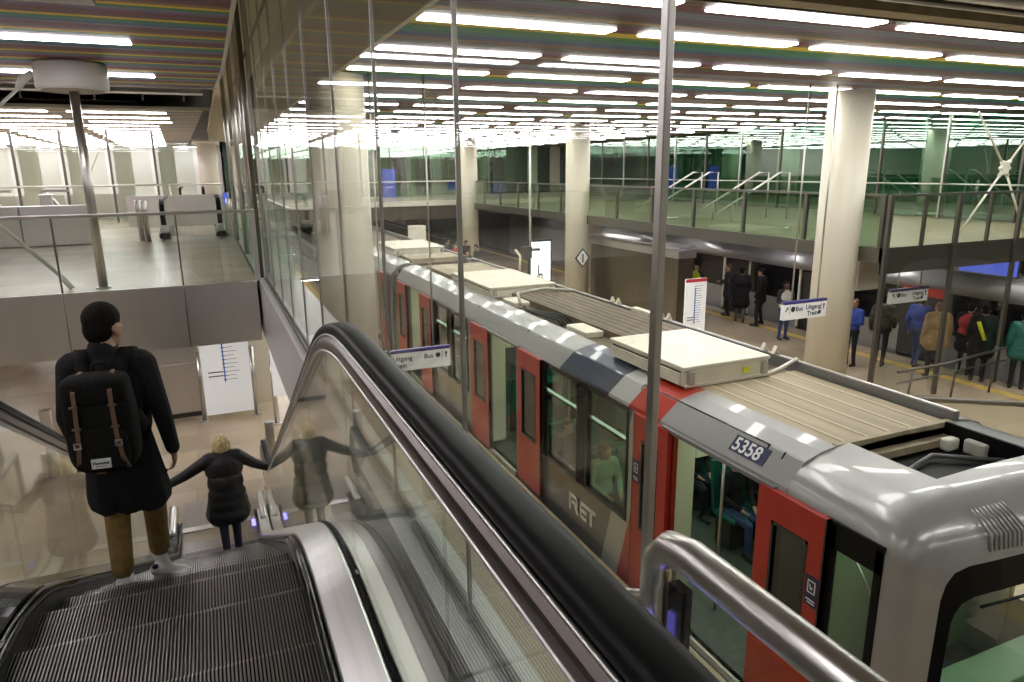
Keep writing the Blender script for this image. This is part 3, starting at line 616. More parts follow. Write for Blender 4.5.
for k, yn in enumerate(NOSE):
    o = proto if k == 0 else proto.copy()
    if k: C.objects.link(o); o.parent = esc
    o.location = (0, yn - 6.3, tip(yn) - ZP)
m = MB(); m.box(CX - .5, CX + .5, -1.3, .1, -.05, .0, 'steel_br'); m.build('floor_plate', esc)
m = MB(); m.box(CX - .5, CX + .5, 10.32, 11.2, ZP, ZP + .012, 'plate'); m.build('floor_plate', esc)
m = MB(); m.box(CX - .5, CX + .5, 10.2, 10.33, ZP, ZP + .016, 'steel'); m.build('comb', esc)
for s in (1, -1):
    X = lambda d: CX + s * d            # d: distance from the escalator centre line
    # skirt board with its brush strip
    m = MB(); m.sweep([(X(.503), -.3), (X(.522), -.3), (X(.522), .05), (X(.503), .05)], [(y, tip(y)) for y in YP], 'skirt'); m.build('skirt', esc)
    m = MB(); m.sweep([(X(.512) + .022 * math.cos(a), .055 + .026 * math.sin(a)) for a in [math.pi * k / 5 for k in range(10)]], [(y, tip(y)) for y in YP], 'gloss', smooth=True); m.build('skirt_brush', esc)
    # inner deck
    m = MB(); m.sweep([(X(.536), .0), (X(.536), .075), (X(.542), .083), (X(.662), .115), (X(.674), .11), (X(.674), .0)], [(y, tip(y)) for y in YP], 'deck' if s > 0 else 'gloss'); m.build('inner_deck', esc)  # same metal on both sides; the left one is coloured black as shade
    m = MB(); m.sweep([(X(.675), .02), (X(.675), .116), (X(.686), .116), (X(.686), .02)], [(y, tip(y)) for y in YP], 'black'); m.build('glass_seal', esc)
    m = MB(); m.sweep([(X(.71), -.75), (X(.71), .1), (X(.78), .09), (X(.80), .05), (X(.80), -.75)], [(y, tip(y)) for y in YP], 'steel_br'); m.build('outer_cladding', esc)
    # glass balustrade panels
    cuts = [-1.0, .1, 1.3, 2.5, 3.7, 4.9, 6.1, 7.3, 8.5, 9.7, 10.6]
    for a, b in zip(cuts, cuts[1:]):
        m = MB(); yy = frange(a + .003, b - .003, 8)
        lo = [(X(.687), y, tip(y) + .1) for y in yy]; hi = [(X(.687), y, tip(y) + 1.0) for y in yy]; lo2 = [(X(.699), y, z) for _, y, z in lo]; hi2 = [(X(.699), y, z) for _, y, z in hi]
        m.ring([[p, q, r_, t_] for p, q, r_, t_ in zip(lo, hi, hi2, lo2)], 'glass_b' if s > 0 else 'glass_c', True, False); m.build('glass_panel', esc)
    # handrail and its guide run over both newels
    HC = 1.065
    def hpath(h, rn):
        p = [(-1.2 - .0, h)]; p = []
        for k in range(9):
            a = math.pi * (1 - k / 8); p.append((-1.3 + -rn * math.sin(a), h - rn + rn * math.cos(math.pi - a) * 1. if False else h - rn - rn * math.cos(a) * -1.))
        p = [(-1.3 - rn * math.sin(math.pi * k / 8), h - rn - rn * math.cos(math.pi * k / 8)) for k in range(9)]
        p += [(y, tip(y) + h) for y in YP if -1.25 < y < 10.35]
        p += [(10.55 + rn * math.sin(math.pi * k / 10), ZP + h - rn + rn * math.cos(math.pi * k / 10)) for k in range(11)]
        return p
    def oval(c, n0, rx, rn, k=14): return [(c + rx * math.copysign(abs(math.cos(a)) ** .6, math.cos(a)), n0 + rn * math.copysign(abs(math.sin(a)) ** .7, math.sin(a))) for a in [2 * math.pi * i / k for i in range(k)]]
    m = MB(); m.sweep(oval(X(.738), .0, .042, .026, 18), hpath(HC, .4), 'black', smooth=True); m.build('handrail', esc)
    m = MB(); m.sweep([(X(.682), -.085), (X(.682), -.055), (X(.685), -.045), (X(.698), -.026), (X(.735), -.026), (X(.735), -.085)], hpath(HC, .4), 'guide' if s > 0 else 'skirt'); m.build('handrail_guide', esc)  # left guide coloured dark to imitate its shaded side
    m = MB(); m.sweep(oval(X(.684), -.086, .006, .006, 8), hpath(HC, .4), 'deck' if s > 0 else 'skirt', smooth=True); m.sweep(oval(X(.695), -.022, .005, .005, 8), hpath(HC, .4), 'deck' if s > 0 else 'skirt', smooth=True); m.build('guide_trim', esc)  # left trim coloured dark too, so its bright reflections go
    m = MB(); m.box(min(X(.56), X(.67)), max(X(.56), X(.67)), 10.0, 10.9, ZP, ZP + .16, 'deck', .04); m.build('newel_base', esc)
    if s > 0:
        m = MB(); m.box(X(.44), X(.50), 10.0, 10.2, ZP + .02, ZP + .03, 'blueled'); m.build('comb_light', esc)
m = MB(); m.box(CX - .7, CX + .7, 3.9, 8.6, -2.6, -2.5, 'dark')
m = MB()
for y in YP[:-1]: pass
m.sweep([(CX - .8, -.85), (CX + .8, -.85), (CX + .8, -.75), (CX - .8, -.75)], [(y, tip(y)) for y in YP if y > 1.0 and y < 9.0], 'dark'); m.build('truss_base', esc)
# ---- guard rail at the void edge
g = thing('guard_rail', 'polished steel guard rail with glass infill next to the black handrail', 'railing', (.7, 0, 0))
m = MB(); m.tube([(.70, -1.6, 1.0), (.70, .86, 1.0), (.70, .915, .988), (.70, .945, .955), (.70, .95, .9), (.70, .95, -.1)], .032, 'tube', 20); m.build('tube', g)
m = MB(); m.box(.694, .706, -1.6, .86, .02, .94, 'glass'); m.build('glass_panel', g)
m = MB(); m.box(.69, .712, .865, .905, .0, .93, 'gloss'); m.build('edge_clip', g)
m = MB(); m.tube([(.70, .95, .86), (.585, 1.02, .86)], .02, 'tube', 14); m.build('stub_tube', g)
m = MB(); m.box(.655, .662, .925, .94, .45, .84, 'blueled'); m.build('light_strip', g)
# ================================================================== metro train
XL, XR, XC = 4.43, 7.11, 5.77
tr = thing('metro_train', 'grey metro train with red doors standing at the platform', 'train', (XC, 12, ZP - 1.05))
# livery paint of the body side: colour bands slanting across the grey
liv = bpy.data.materials.new('train_livery'); liv.use_nodes = True; nt = liv.node_tree; bs = nt.nodes['Principled BSDF']
bs.inputs['Roughness'].default_value = .28; bs.inputs['Metallic'].default_value = .2; bs.inputs['Coat Weight'].default_value = .4
ge = nt.nodes.new('ShaderNodeNewGeometry'); sp = nt.nodes.new('ShaderNodeSeparateXYZ'); md = nt.nodes.new('ShaderNodeMath'); md.operation = 'MULTIPLY_ADD'; md.inputs[1].default_value = .28
mr = nt.nodes.new('ShaderNodeMapRange'); mr.inputs['From Min'].default_value = 0; mr.inputs['From Max'].default_value = 20; cr = nt.nodes.new('ShaderNodeValToRGB'); cr.color_ramp.interpolation = 'CONSTANT'
nt.links.new(ge.outputs['Position'], sp.inputs[0]); nt.links.new(sp.outputs['Z'], md.inputs[0]); nt.links.new(sp.outputs['Y'], md.inputs[2]); nt.links.new(md.outputs[0], mr.inputs['Value']); nt.links.new(mr.outputs[0], cr.inputs['Fac']); nt.links.new(cr.outputs['Color'], bs.inputs['Base Color'])
el = cr.color_ramp.elements; G_, D_, N_, R_ = (.34, .34, .33, 1), (.13, .13, .13, 1), (.03, .04, .075, 1), (.42, .035, .02, 1)
stops = [(0, G_), (5.75, R_), (6.35, (.45, .45, .44, 1)), (6.85, N_), (8.2, G_)]
el[0].position = 0; el[0].color = G_; el[1].position = stops[1][0] / 20; el[1].color = R_
for pos, c in stops[2:]:
    e = el.new(pos / 20); e.color = c
M['livery'] = liv
low = liv.copy(); low.name = 'train_livery_lower'
e = low.node_tree.nodes['Color Ramp'].color_ramp.elements
for el_, (pos, c) in zip(e, [(0, (.3, .3, .29, 1)), (3.0, R_), (5.9, (.42, .42, .41, 1)), (6.3, D_), (8.9, (.2, .2, .2, 1))]): el_.position = pos / 20; el_.color = c
M['livery_low'] = low
def side(x0, x1, spans, mside, glassmat, parent, hole):
    """wall segments; spans: (y0, y1, kind) with kind w = window, d = doorway, s = solid"""
    for y0, y1, k in spans:
        mb = MB()
        if k == 's' and y1 - y0 < .25 and y0 > 6: mb.box(x0, x1, y0, y1, ZP - .6, -2.66, 'livery_low'); mb.box(x0 - .004, x1, y0, y1, -2.66, -1.12, 'black')
        elif k == 's': mb.box(x0, x1, y0, y1, ZP - .6, -1.12, 'livery_low' if mside else 'grey')
        elif k == 'w':
            mb.box(x0, x1, y0, y1, ZP - .6, -2.66, 'livery_low' if mside else 'grey'); hd_ = MB(); hd_.box(x0, x1, y0, y1, -1.22, -1.12, 'gloss'); hd_.build('window_header', parent)
        elif k == 'd': mb.box(x0, x1, y0, y1, ZP - .6, ZP + .02, 'dgrey'); mb.box(x0 - .03 if mside else x0, x1, y0, y1, ZP - .06, ZP + .02, 'offwhite')
        mb.build('side_wall' if k != 'd' else 'door_sill', parent)
        if k == 'w':
            t_ = MB(); f = .05
            t_.box(x0 - .01, x1, y0, y0 + f, -2.66, -1.22, 'black'); t_.box(x0 - .01, x1, y1 - f, y1, -2.66, -1.22, 'gloss'); t_.box(x0 - .01, x1, y0, y1, -2.66, -2.61, 'gloss'); t_.box(x0 - .008, x1, y0, y1, -1.62, -1.585, 'gloss')
            fr = t_.build('window_frame', parent)
            t_ = MB(); t_.box((x0 + x1) / 2 - .005, (x0 + x1) / 2 + .005, y0 + f, y1 - f, -2.62, -1.22, glassmat); t_.build('window_pane', fr)
    return
def car(y0, y1, doors, windows, mside):
    sp_ = sorted([(a, b, 'd') for a, b in doors] + [(a, b, 'w') for a, b in windows]); out = []; y = y0
    for a, b, k in sp_:
        if a > y + .001: out.append((y, a, 's'))
        out.append((a, b, k)); y = b
    if y < y1: out.append((y, y1, 's'))
    side(XL, XL + .06, out, True, 'glass_tr', tr, None)
    side(XR - .06, XR, [(a, b, 's' if k == 'd' else k) for a, b, k in out], False, 'glass_tr', tr, None)
car(3.75, 17.85, [(4.54, 5.84), (10.12, 11.34), (15.6, 16.8)], [(6.72, 7.78), (7.98, 9.12), (12.45, 13.5), (13.68, 14.7)], True)
car(18.5, 32.0, [(19.9, 21.1), (25.4, 26.6)], [(22.2, 23.3), (23.5, 24.5)], True)
# cantrail and shoulders, roof shell (each car)
shoulder = [(4.41, -1.14), (4.42, -1.10), (4.60, -.885), (4.62, -.872), (4.80, -.815), (4.96, -.79), (4.96, -.88), (4.66, -.98), (4.50, -1.14)]
for ya, yb in ((4.2, 17.9), (18.45, 32)):
    for sgn, nm in ((1, 'cantrail'), (-1, 'cantrail')):
        m = MB(); m.prism([(x if sgn > 0 else 2 * XC - x, z) for x, z in shoulder], 'y', ya, yb, 'livery' if sgn > 0 else 'grey'); m.build(nm, tr)
    m = MB(); m.prism([(4.90, -.95), (4.9, -.85), (5.77, -.83), (6.64, -.85), (6.64, -.95)], 'y', ya, yb, 'brown'); m.build('roof', tr)
    m = MB(); m.box(6.52, 6.60, ya, yb, -.9, -.71, 'dgrey'); m.box(6.54, 6.58, ya, yb, -.71, -.70, 'steel'); m.build('roof_edge_beam', tr)
    m = MB(); m.box(XL + .06, XR - .06, ya - .9 if ya < 5 else ya, yb, ZP - .08, ZP + .01, 'tfloor'); m.build('floor', tr)
    m = MB(); m.box(XL + .06, XR - .06, ya, yb, -1.1, -1.05, 'twall'); m.build('inner_ceiling', tr)
    y = ya + .6
    m = MB(); m.box(XC - .75, XC - .6, ya + .3, yb - .5, -1.13, -1.1, 'plight'); m.box(XC + .6, XC + .75, ya + .3, yb - .5, -1.13, -1.1, 'plight'); m.build('inner_lamp', tr)
    m = MB(); m.box(XL + .1, XR - .1, ya - .8 if ya < 5 else ya, yb, ZP - .95, ZP - .6, 'dark'); m.build('underframe', tr)
m = MB(); m.box(XL + .2, XR - .2, 17.85, 18.5, ZP - .3, -.95, 'black'); m.build('gangway', tr)
# panel seams on the cantrail
m = MB()
for y in (4.42, 4.62, 6.68, 9.95, 12.2): m.hexa([(4.408, y, -1.15), (4.43, y, -1.15), (4.43, y + .015, -1.15), (4.408, y + .015, -1.15), (4.598, y, -.878), (4.62, y, -.878), (4.62, y + .015, -.878), (4.598, y + .015, -.878)], 'gloss')
m.hexa([(4.60, 4.62, -.888), (4.612, 4.62, -.888), (4.612, 6.68, -.888), (4.60, 6.68, -.888), (4.607, 4.62, -.872), (4.619, 4.62, -.872), (4.619, 6.68, -.872), (4.607, 6.68, -.872)], 'gloss')
m.build('panel_seam', tr)
# doors: sliding plug leaves in front of the side
def leaf(y0, y1, sticker=None):
    d = MB(); x0, x1 = XL - .075, XL - .02; f = .17
    for a in ((y0, y0 + f, ZP + .03, -1.14), (y1 - f, y1, ZP + .03, -1.14), (y0 + f, y1 - f, ZP + .03, ZP + .86), (y0 + f, y1 - f, -1.42, -1.14)): d.box(x0, x1, a[0], a[1], a[2], a[3], 'red')
    o = d.build('door', tr)
    d = MB()
    for a in ((y0 + f, y0 + f + .025, ZP + .86, -1.42), (y1 - f - .025, y1 - f, ZP + .86, -1.42), (y0 + f, y1 - f, ZP + .86, ZP + .89), (y0 + f, y1 - f, -1.45, -1.42)): d.box(x0 - .004, x1, *a, 'gloss')
    d.build('door_window_seal', o)
    d = MB(); d.box(x0 + .02, x0 + .03, y0 + f + .02, y1 - f - .02, ZP + .88, -1.44, 'glass_dk'); d.build('door_window', o)
    d = MB(); d.box(x0 - .002, x1 - .005, y1 - .015 if sticker == 'L' else y0, y1 if sticker == 'L' else y0 + .015, ZP + .03, -1.14, 'gloss'); d.build('door_edge', o)
    if sticker:
        ys_ = y0 + .02 if sticker == 'R' else y1 - .155
        d = MB(); d.box(x0 - .004, x0, ys_, ys_ + .135, -1.98, -1.70, 'navy'); st = d.build('sticker', o)
        d = MB(); c0, c1 = ys_ + .025, ys_ + .11; z0, z1 = -1.86, -1.74; w_ = .012
        for a in ((c0, c1, z0, z0 + w_), (c0, c1, z1 - w_, z1), (c0, c0 + w_, z0, z1), (c1 - w_, c1, z0, z1)): d.box(x0 - .007, x0 - .004, *a, 'white')
        d.box(x0 - .007, x0 - .004, c0 + .03, c1 - .03, z0 + .035, z0 + .06, 'white'); d.box(x0 - .007, x0 - .004, c0 + .05, c1 - .025, z0 + .06, z0 + .085, 'white'); d.box(x0 - .007, x0 - .004, ys_ + .02, ys_ + .115, -1.93, -1.915, 'white'); d.box(x0 - .007, x0 - .004, ys_ + .02, ys_ + .1, -1.955, -1.943, 'white')
        d.build('sticker_mark', st)
leaf(3.69, 4.45, 'R'); leaf(5.85, 6.52, 'L')
leaf(9.06, 9.92); leaf(11.2, 12.1); leaf(14.72, 15.58); leaf(16.82, 17.66); leaf(19.0, 19.88); leaf(21.12, 22.0); leaf(24.5, 25.38); leaf(26.62, 27.5)
for a, b in ((4.3, 6.0), (9.9, 11.6)):
    m = MB(); m.box(XL - .06, XL + .02, a, b, -1.16, -1.12, 'dgrey'); m.build('door_track', tr)
# number plate and logo
nx = Vector((.215, 0, .18)).normalized(); sl = Vector((.18, 0, .215)).normalized()
# plate lies on the slanted cantrail face from (4.42,-1.10) to (4.60,-.885)
pa_ = Vector((4.42, 0, -1.10)); pd = (Vector((4.60, 0, -.885)) - pa_); nrm = Vector((-pd.z, 0, pd.x)).normalized()
def onrail(y, u, o): q = pa_ + pd * u + nrm * o; return Vector((q.x, y, q.z))
m = MB(); m.hexa([onrail(5.02, .26, .001), onrail(5.02, .26, .006), onrail(4.56, .26, .006), onrail(4.56, .26, .001), onrail(5.02, .88, .001), onrail(5.02, .88, .006), onrail(4.56, .88, .006), onrail(4.56, .88, .001)], 'navy')
pl_ = m.build('number_plate', tr)
o5 = onrail(5.0, .34, .008)
text('5358', .195, frame(o5, (0, -1, 0), pd), 'white', pl_, xs=.93, name='number')
# logo on the side, built from strokes
m = MB(); xa = XL - .006
def lrect(y0, y1, z0, z1): m.box(xa, XL + .001, min(y0, y1), max(y0, y1), z0, z1, 'white')
zl = -3.17; hl = .26; st = .055
yy = 8.22     # letters run towards smaller y
def L(y, w_): return yy - y, yy - y - w_
a = L(0, .045); lrect(*a, zl, zl + hl)
a = L(.065, .2); lrect(*a, zl + hl - st, zl + hl); lrect(yy - .215, yy - .265, zl + hl * .5, zl + hl); lrect(yy - .085, yy - .265, zl + hl * .42, zl + hl * .42 + st); 
m.hexa([(xa, yy - .15, zl + hl * .44), (XL, yy - .15, zl + hl * .44), (XL, yy - .21, zl + hl * .44), (xa, yy - .21, zl + hl * .44), (xa, yy - .215, zl), (XL, yy - .215, zl), (XL, yy - .275, zl), (xa, yy - .275, zl)], 'white')
lrect(yy - .3, yy - .345, zl, zl + hl)
for z in (zl, zl + hl * .5 - st / 2, zl + hl - st): lrect(yy - .3, yy - .5, z, z + st)
lrect(yy - .51, yy - .75, zl + hl - st, zl + hl); lrect(yy - .605, yy - .655, zl, zl + hl)
m.build('operator_logo', tr)
# ---- cab: lofted shell with roof hatch, side window and windscreen
prof = [(4.43, ZP - .6), (4.42, ZP), (4.41, -2.62), (4.41, -1.2), (4.44, -1.06), (4.56, -.93), (4.75, -.845), (5.0, -.80), (5.12, -.785), (5.5, -.775), (XC, -.77)]
prof = prof + [(2 * XC - x, z) for x, z in reversed(prof[:-1])]
secs = [(4.2, 0, 0), (3.74, 0, 0), (3.72, 0, 0), (3.36, 0, 0), (3.22, 0, .01), (3.12, .012, .03), (3.04, .04, .075), (2.985, .085, .14), (2.95, .14, .21)]
def secpt(x, z, y, ins, dz):
    u = (x - XC) / (XC - 4.41); zz = z - dz * max(0, min(1, (z + 1.6) / .8))
    bow = .2 * (1 - u * u) * (1 if ins > 0 else 0) * min(1, ins / .14)
    return (XC + (x - XC) * (1 - ins / 1.44), y - bow, zz)
rings = [[secpt(x, z, y, i, d) for x, z in prof] for y, i, d in secs]
m = MB(); gi = m.mi('grey'); vs = [[m.b.verts.new(p) for p in r_] for r_ in rings]
for si, (a, b) in enumerate(zip(vs, vs[1:])):
    for i in range(len(prof) - 1):
        if i == 2 and secs[si][0] <= 3.725 and secs[si][0] > 3.3: continue      # side window
        if i == len(prof) - 4 and secs[si][0] <= 3.725 and secs[si][0] > 3.3: continue
        if 8 <= i <= len(prof) - 10 and secs[si][0] > 3.4: continue       # roof hatch
        f = m.b.faces.new((a[i], a[i + 1], b[i + 1], b[i])); f.material_index = gi; f.smooth = True
# front cap with a windscreen opening
last = vs[-1]; wl, wr, wb, wt = 4.82, 2 * XC - 4.82, -2.85, -1.33
def fy(x): u = (x - XC) / 1.3; return 2.95 - .2 * (1 - u * u) - .015
inner = []
n_ = len(prof)
def rr(x, z, c=.16):   # rounded window corner
    return x, z
targ = [(4.63, ZP - .2), (4.63, -2.85), (4.63, -2.3), (4.64, -1.46), (4.665, -1.33), (4.72, -1.24), (4.83, -1.195), (5.1, -1.175), (5.35, -1.165), (5.6, -1.16), (XC, -1.16)]
targ = targ + [(2 * XC - x, z) for x, z in reversed(targ[:-1])]
iv = [m.b.verts.new((x, fy(x), z)) for x, z in targ]
for i in range(n_ - 1):
    f = m.b.faces.new((last[i], last[i + 1], iv[i + 1], iv[i])); f.material_index = gi; f.smooth = True
cab = m.build('cab_shell', tr)
m = MB()
ob = [Vector((x, fy(x), z)) for x, z in targ[1:-1]]
def shrink(k, dy=0.): return [(XC + (p.x - XC) * (1 - k * .7), fy(XC + (p.x - XC) * (1 - k * .7)) + dy, p.z - k * 1.9 * max(0, min(1, (p.z + 2.3)))) for p in ob]
m.ring([[tuple(p) for p in ob], shrink(.14)], 'black', False, False, closed=False); m.build('windscreen_frame', cab)
m = MB(); sh = shrink(.14, .005); n2 = len(sh) // 2
for i in range(n2): m.quad([sh[i], sh[i + 1], sh[len(sh) - 2 - i], sh[len(sh) - 1 - i]], 'glass_tr')
bmesh.ops.remove_doubles(m.b, verts=m.b.verts, dist=1e-4); m.build('windscreen', cab)
m = MB(); m.tube([(4.98, 2.80, -1.55), (5.5, 2.70, -1.5), (5.95, 2.69, -1.36)], .012, 'gloss', 8); m.build('wiper', cab)
m = MB()
for i in range(9):
    x = 5.0 + .042 * i; u = (x - XC) / 1.36; bw = .2 * (1 - u * u); m.tube([(x, 3.03 - bw * .29, -.85), (x, 2.985 - bw * .58, -.905), (x, 2.955 - bw, -.98), (x, 2.948 - bw, -1.05), (x, 2.945 - bw, -1.10)], [.006, .011, .011, .011, .006], 'grey', 8)
m.build('front_vent', cab)
m = MB(); m.lathe([(.1, -.02), (.1, .02)], (0, 0, 0), 'dgrey', 20)
for v in m.b.verts: v.co = Vector((5.56 + v.co.x * .8, 2.735 + v.co.z, -1.05 + v.co.y * .8))
m.build('headlamp', cab)
# black window surround in the cab side
m = MB(); fx = 4.405
for a in ((3.2, 3.27, -2.62, -1.18), (3.63, 3.75, -2.62, -1.18), (3.2, 3.75, -2.66, -2.56), (3.2, 3.75, -1.38, -1.14)): m.box(fx - .006, fx + .03, *a, 'black', .006, 1)
fr = m.build('cab_window_frame', cab)
m = MB(); m.box(fx + .01, fx + .02, 3.25, 3.68, -2.6, -1.2, 'glass_tr'); m.build('cab_window', fr)
# hatch well
m = MB(); m.box(5.08, 6.46, 3.36, 4.2, -1.04, -1.0, 'black'); m.box(5.08, 5.12, 3.36, 4.2, -1.02, -.79, 'black'); m.box(6.40, 6.44, 3.36, 4.2, -1.02, -.79, 'black'); m.box(5.1, 6.44, 3.36, 3.38, -1.02, -.79, 'black')
m.build('roof_well', tr)
m = MB(); m.box(6.32, 6.40, 3.75, 3.95, -1.0, -.86, 'soffit', .02); m.box(6.2, 6.36, 4.0, 4.1, -1.0, -.88, 'offwhite', .02); m.tube([(5.3, 3.8, -.97), (5.9, 3.95, -.95), (6.38, 3.6, -.95)], .02, 'dgrey'); m.build('roof_well_fitting', tr)
# cab interior
m = MB(); m.box(4.52, 7.18, 4.1, 4.16, ZP, -1.05, 'tgreen'); m.box(4.6, 7.1, 3.0, 3.35, -2.75, -2.68, 'tgreen', .01); m.box(4.6, 7.1, 3.05, 3.3, ZP, -2.75, 'tgreen'); m.box(5.5, 6.2, 3.7, 4.0, ZP + .5, -2.0, 'black', .05); m.tube([(4.75, 3.3, -2.6), (4.75, 3.3, -2.25), (5.1, 3.3, -2.25), (5.1, 3.3, -2.6)], .015, 'tube', 8)
m.build('cab_interior', tr)
m = MB(); m.box(4.9, 6.7, 3.3, 3.5, -1.09, -1.05, 'plight'); m.build('cab_lamp', tr)
m = MB(); m.tube([(4.6, 3.6, -1.5), (4.75, 3.45, -1.9), (4.75, 3.45, ZP)], .012, 'tube', 8); m.build('cab_grab_rail', tr)
# ---- roof equipment
rf = MB(); rf.box(4.98, 6.48, 4.24, 6.2, -.84, -.805, 'tan')
for i in range(5): x = 5.12 + .29 * i; rf.box(x, x + .04, 4.26, 6.18, -.805, -.799, 'tanl')
rf.box(4.98, 6.5, 4.2, 4.26, -.97, -.79, 'tan'); rf.box(5.14, 6.4, 4.1, 4.2, -.98, -.91, 'tan'); rf.build('ribbed_roof_panel', tr)
def acunit(x0, x1, y0, y1, z0, z1):
    b_ = MB(); b_.box(x0, x1, y0, y1, z0, z1 - .05, 'acw', .012, 1); b_.box(x0 - .015, x1 + .015, y0 - .015, y1 + .015, z1 - .045, z1, 'acw', .008, 1); u = b_.build('roof_unit', tr)
    b_ = MB()
    for k in range(4): z = z0 + .02 + (z1 - z0 - .1) * k / 4; b_.box(x0 - .03, x0, y0 + .05, y1 - .05, z, z + .03, 'acw'); b_.box(x0 - .006, x0, y0 + .05, y1 - .05, z + .031, z + .05, 'dark')
    b_.build('louvre', u)
    b_ = MB(); b_.box(x0 + .0, x1, y0 - .04, y0 - .015, z0, z0 + .03, 'acw'); b_.box(x0 + .05, x0 + .12, y0 - .05, y0, z0 + .03, z1 - .06, 'soffit'); b_.box(x1 - .12, x1 - .05, y0 - .05, y0, z0 + .03, z1 - .06, 'soffit'); b_.build('unit_bracket', u); return u
u = acunit(4.78, 6.02, 6.18, 7.75, -.79, -.55)
m = MB(); m.box(5.62, 5.72, 6.16, 6.165, -.72, -.65, 'yvest'); m.build('warning_label', u)
m = MB(); m.tube([(4.9, 6.2, -.78), (6.1, 6.2, -.78), (6.25, 6.22, -.76), (6.54, 6.25, -.68)], .025, 'offwhite', 8); m.build('roof_pipe', tr)
m = MB()
m.box(5.35, 6.46, 8.3, 12.4, -.84, -.72, 'brown')
for i in range(7): x = 5.4 + .15 * i; m.box(x, x + .12, 8.3, 12.4, -.72, -.714, 'brown')
m.build('roof_duct_cover', tr)
for y0, y1 in ((8.85, 9.5), (11.5, 12.1)):
    m = MB(); m.box(5.02, 5.33, y0, y1, -.84, -.74, 'acw', .015, 1); m.build('roof_box', tr)
m = MB(); m.box(6.48, 6.6, 9.3, 9.9, -.8, -.66, 'acw', .01, 1); m.build('roof_box', tr)
m = MB()
for k in range(4): m.tube([(5.02 + .06 * k, 9.6, -.78), (5.1 + .05 * k, 9.95, -.76 + .02 * k), (5.05 + .06 * k, 10.8, -.79), (5.15, 11.4, -.79)], .018, 'black', 6)
m.tube([(5.1, 11.4, -.76), (5.3, 12.0, -.66), (6.0, 12.2, -.65), (6.5, 12.0, -.7)], .03, 'soffit', 8); m.build('roof_cable', tr)
acunit(4.98, 6.4, 12.6, 14.9, -.82, -.62); acunit(4.98, 6.5, 20.2, 22.6, -.82, -.6)
m = MB(); m.box(5.05, 6.6, 15.4, 17.2, -.84, -.74, 'tan', .01, 1); m.box(5.05, 6.6, 18.7, 19.8, -.84, -.74, 'tan', .01, 1); m.build('roof_deck_panel', tr)
for y in (6.6, 8.9, 10.4, 13.5):
    m = MB(); m.prism([(6.51, -.70), (6.61, -.70), (6.56, -.6)], 'y', y, y + .06, 'acw'); m.build('lifting_eye', tr)
    m = MB(); m.prism([(6.51, -.70), (6.61, -.70), (6.56, -.6)], 'y', y + .2, y + .26, 'acw'); m.build('lifting_eye', tr)
m = MB(); m.tube([(6.5, 14.6, -.7), (6.52, 14.6, -.3), (6.4, 14.6, -.15)], .03, 'acw', 8); m.build('roof_antenna', tr)
# ---- interior fittings
for y in (5.9, 11.42, 16.86, 21.2, 26.7):
    m = MB(); m.box(XL + .07, XL + .36, y, y + .05, ZP + .05, -1.12, 'twall', .02); m.build('door_screen', tr)
    m = MB(); m.box(XL + .36, XL + .75, y, y + .05, -1.55, -1.12, 'twall', .01); m.build('door_cabinet', tr)
    m = MB(); m.tube([(XL + .55, y - .25, ZP), (XL + .55, y - .25, -1.1)], .018, 'tube', 10); m.build('grab_pole', tr)
    m = MB(); m.tube([(5.75, y - .7, ZP), (5.75, y - .7, -1.1)], .018, 'tube', 10); m.build('grab_pole', tr)
def seat(x, y, d):
    s_ = MB(); s_.box(x - .22, x + .22, y - .22, y + .22, ZP + .40, ZP + .48, 'teal', .03); b0 = y - d * .2
    s_.hexa([(x - .22, b0 - .03, ZP + .46), (x + .22, b0 - .03, ZP + .46), (x + .22, b0 + .03, ZP + .46), (x - .22, b0 + .03, ZP + .46), (x - .2, b0 - d * .1 - .03, ZP + 1.15), (x + .2, b0 - d * .1 - .03, ZP + 1.15), (x + .2, b0 - d * .1 + .03, ZP + 1.15), (x - .2, b0 - d * .1 + .03, ZP + 1.15)], 'teal')
    s_.box(x - .2, x + .2, y - .15, y + .15, ZP + .02, ZP + .4, 'dark'); s_.build('seat', tr)
SEATS = [(6.2, 6.75, -1), (6.7, 6.75, -1)] + [(x, y, d) for y, d in ( (7.85, -1), (8.25, 1), (8.95, -1), (12.0, 1), (13.4, -1)) for x in (4.8, 5.25, 6.35, 6.8)]
for q in SEATS: seat(*q)
seat(6.75, 4.9, 1)
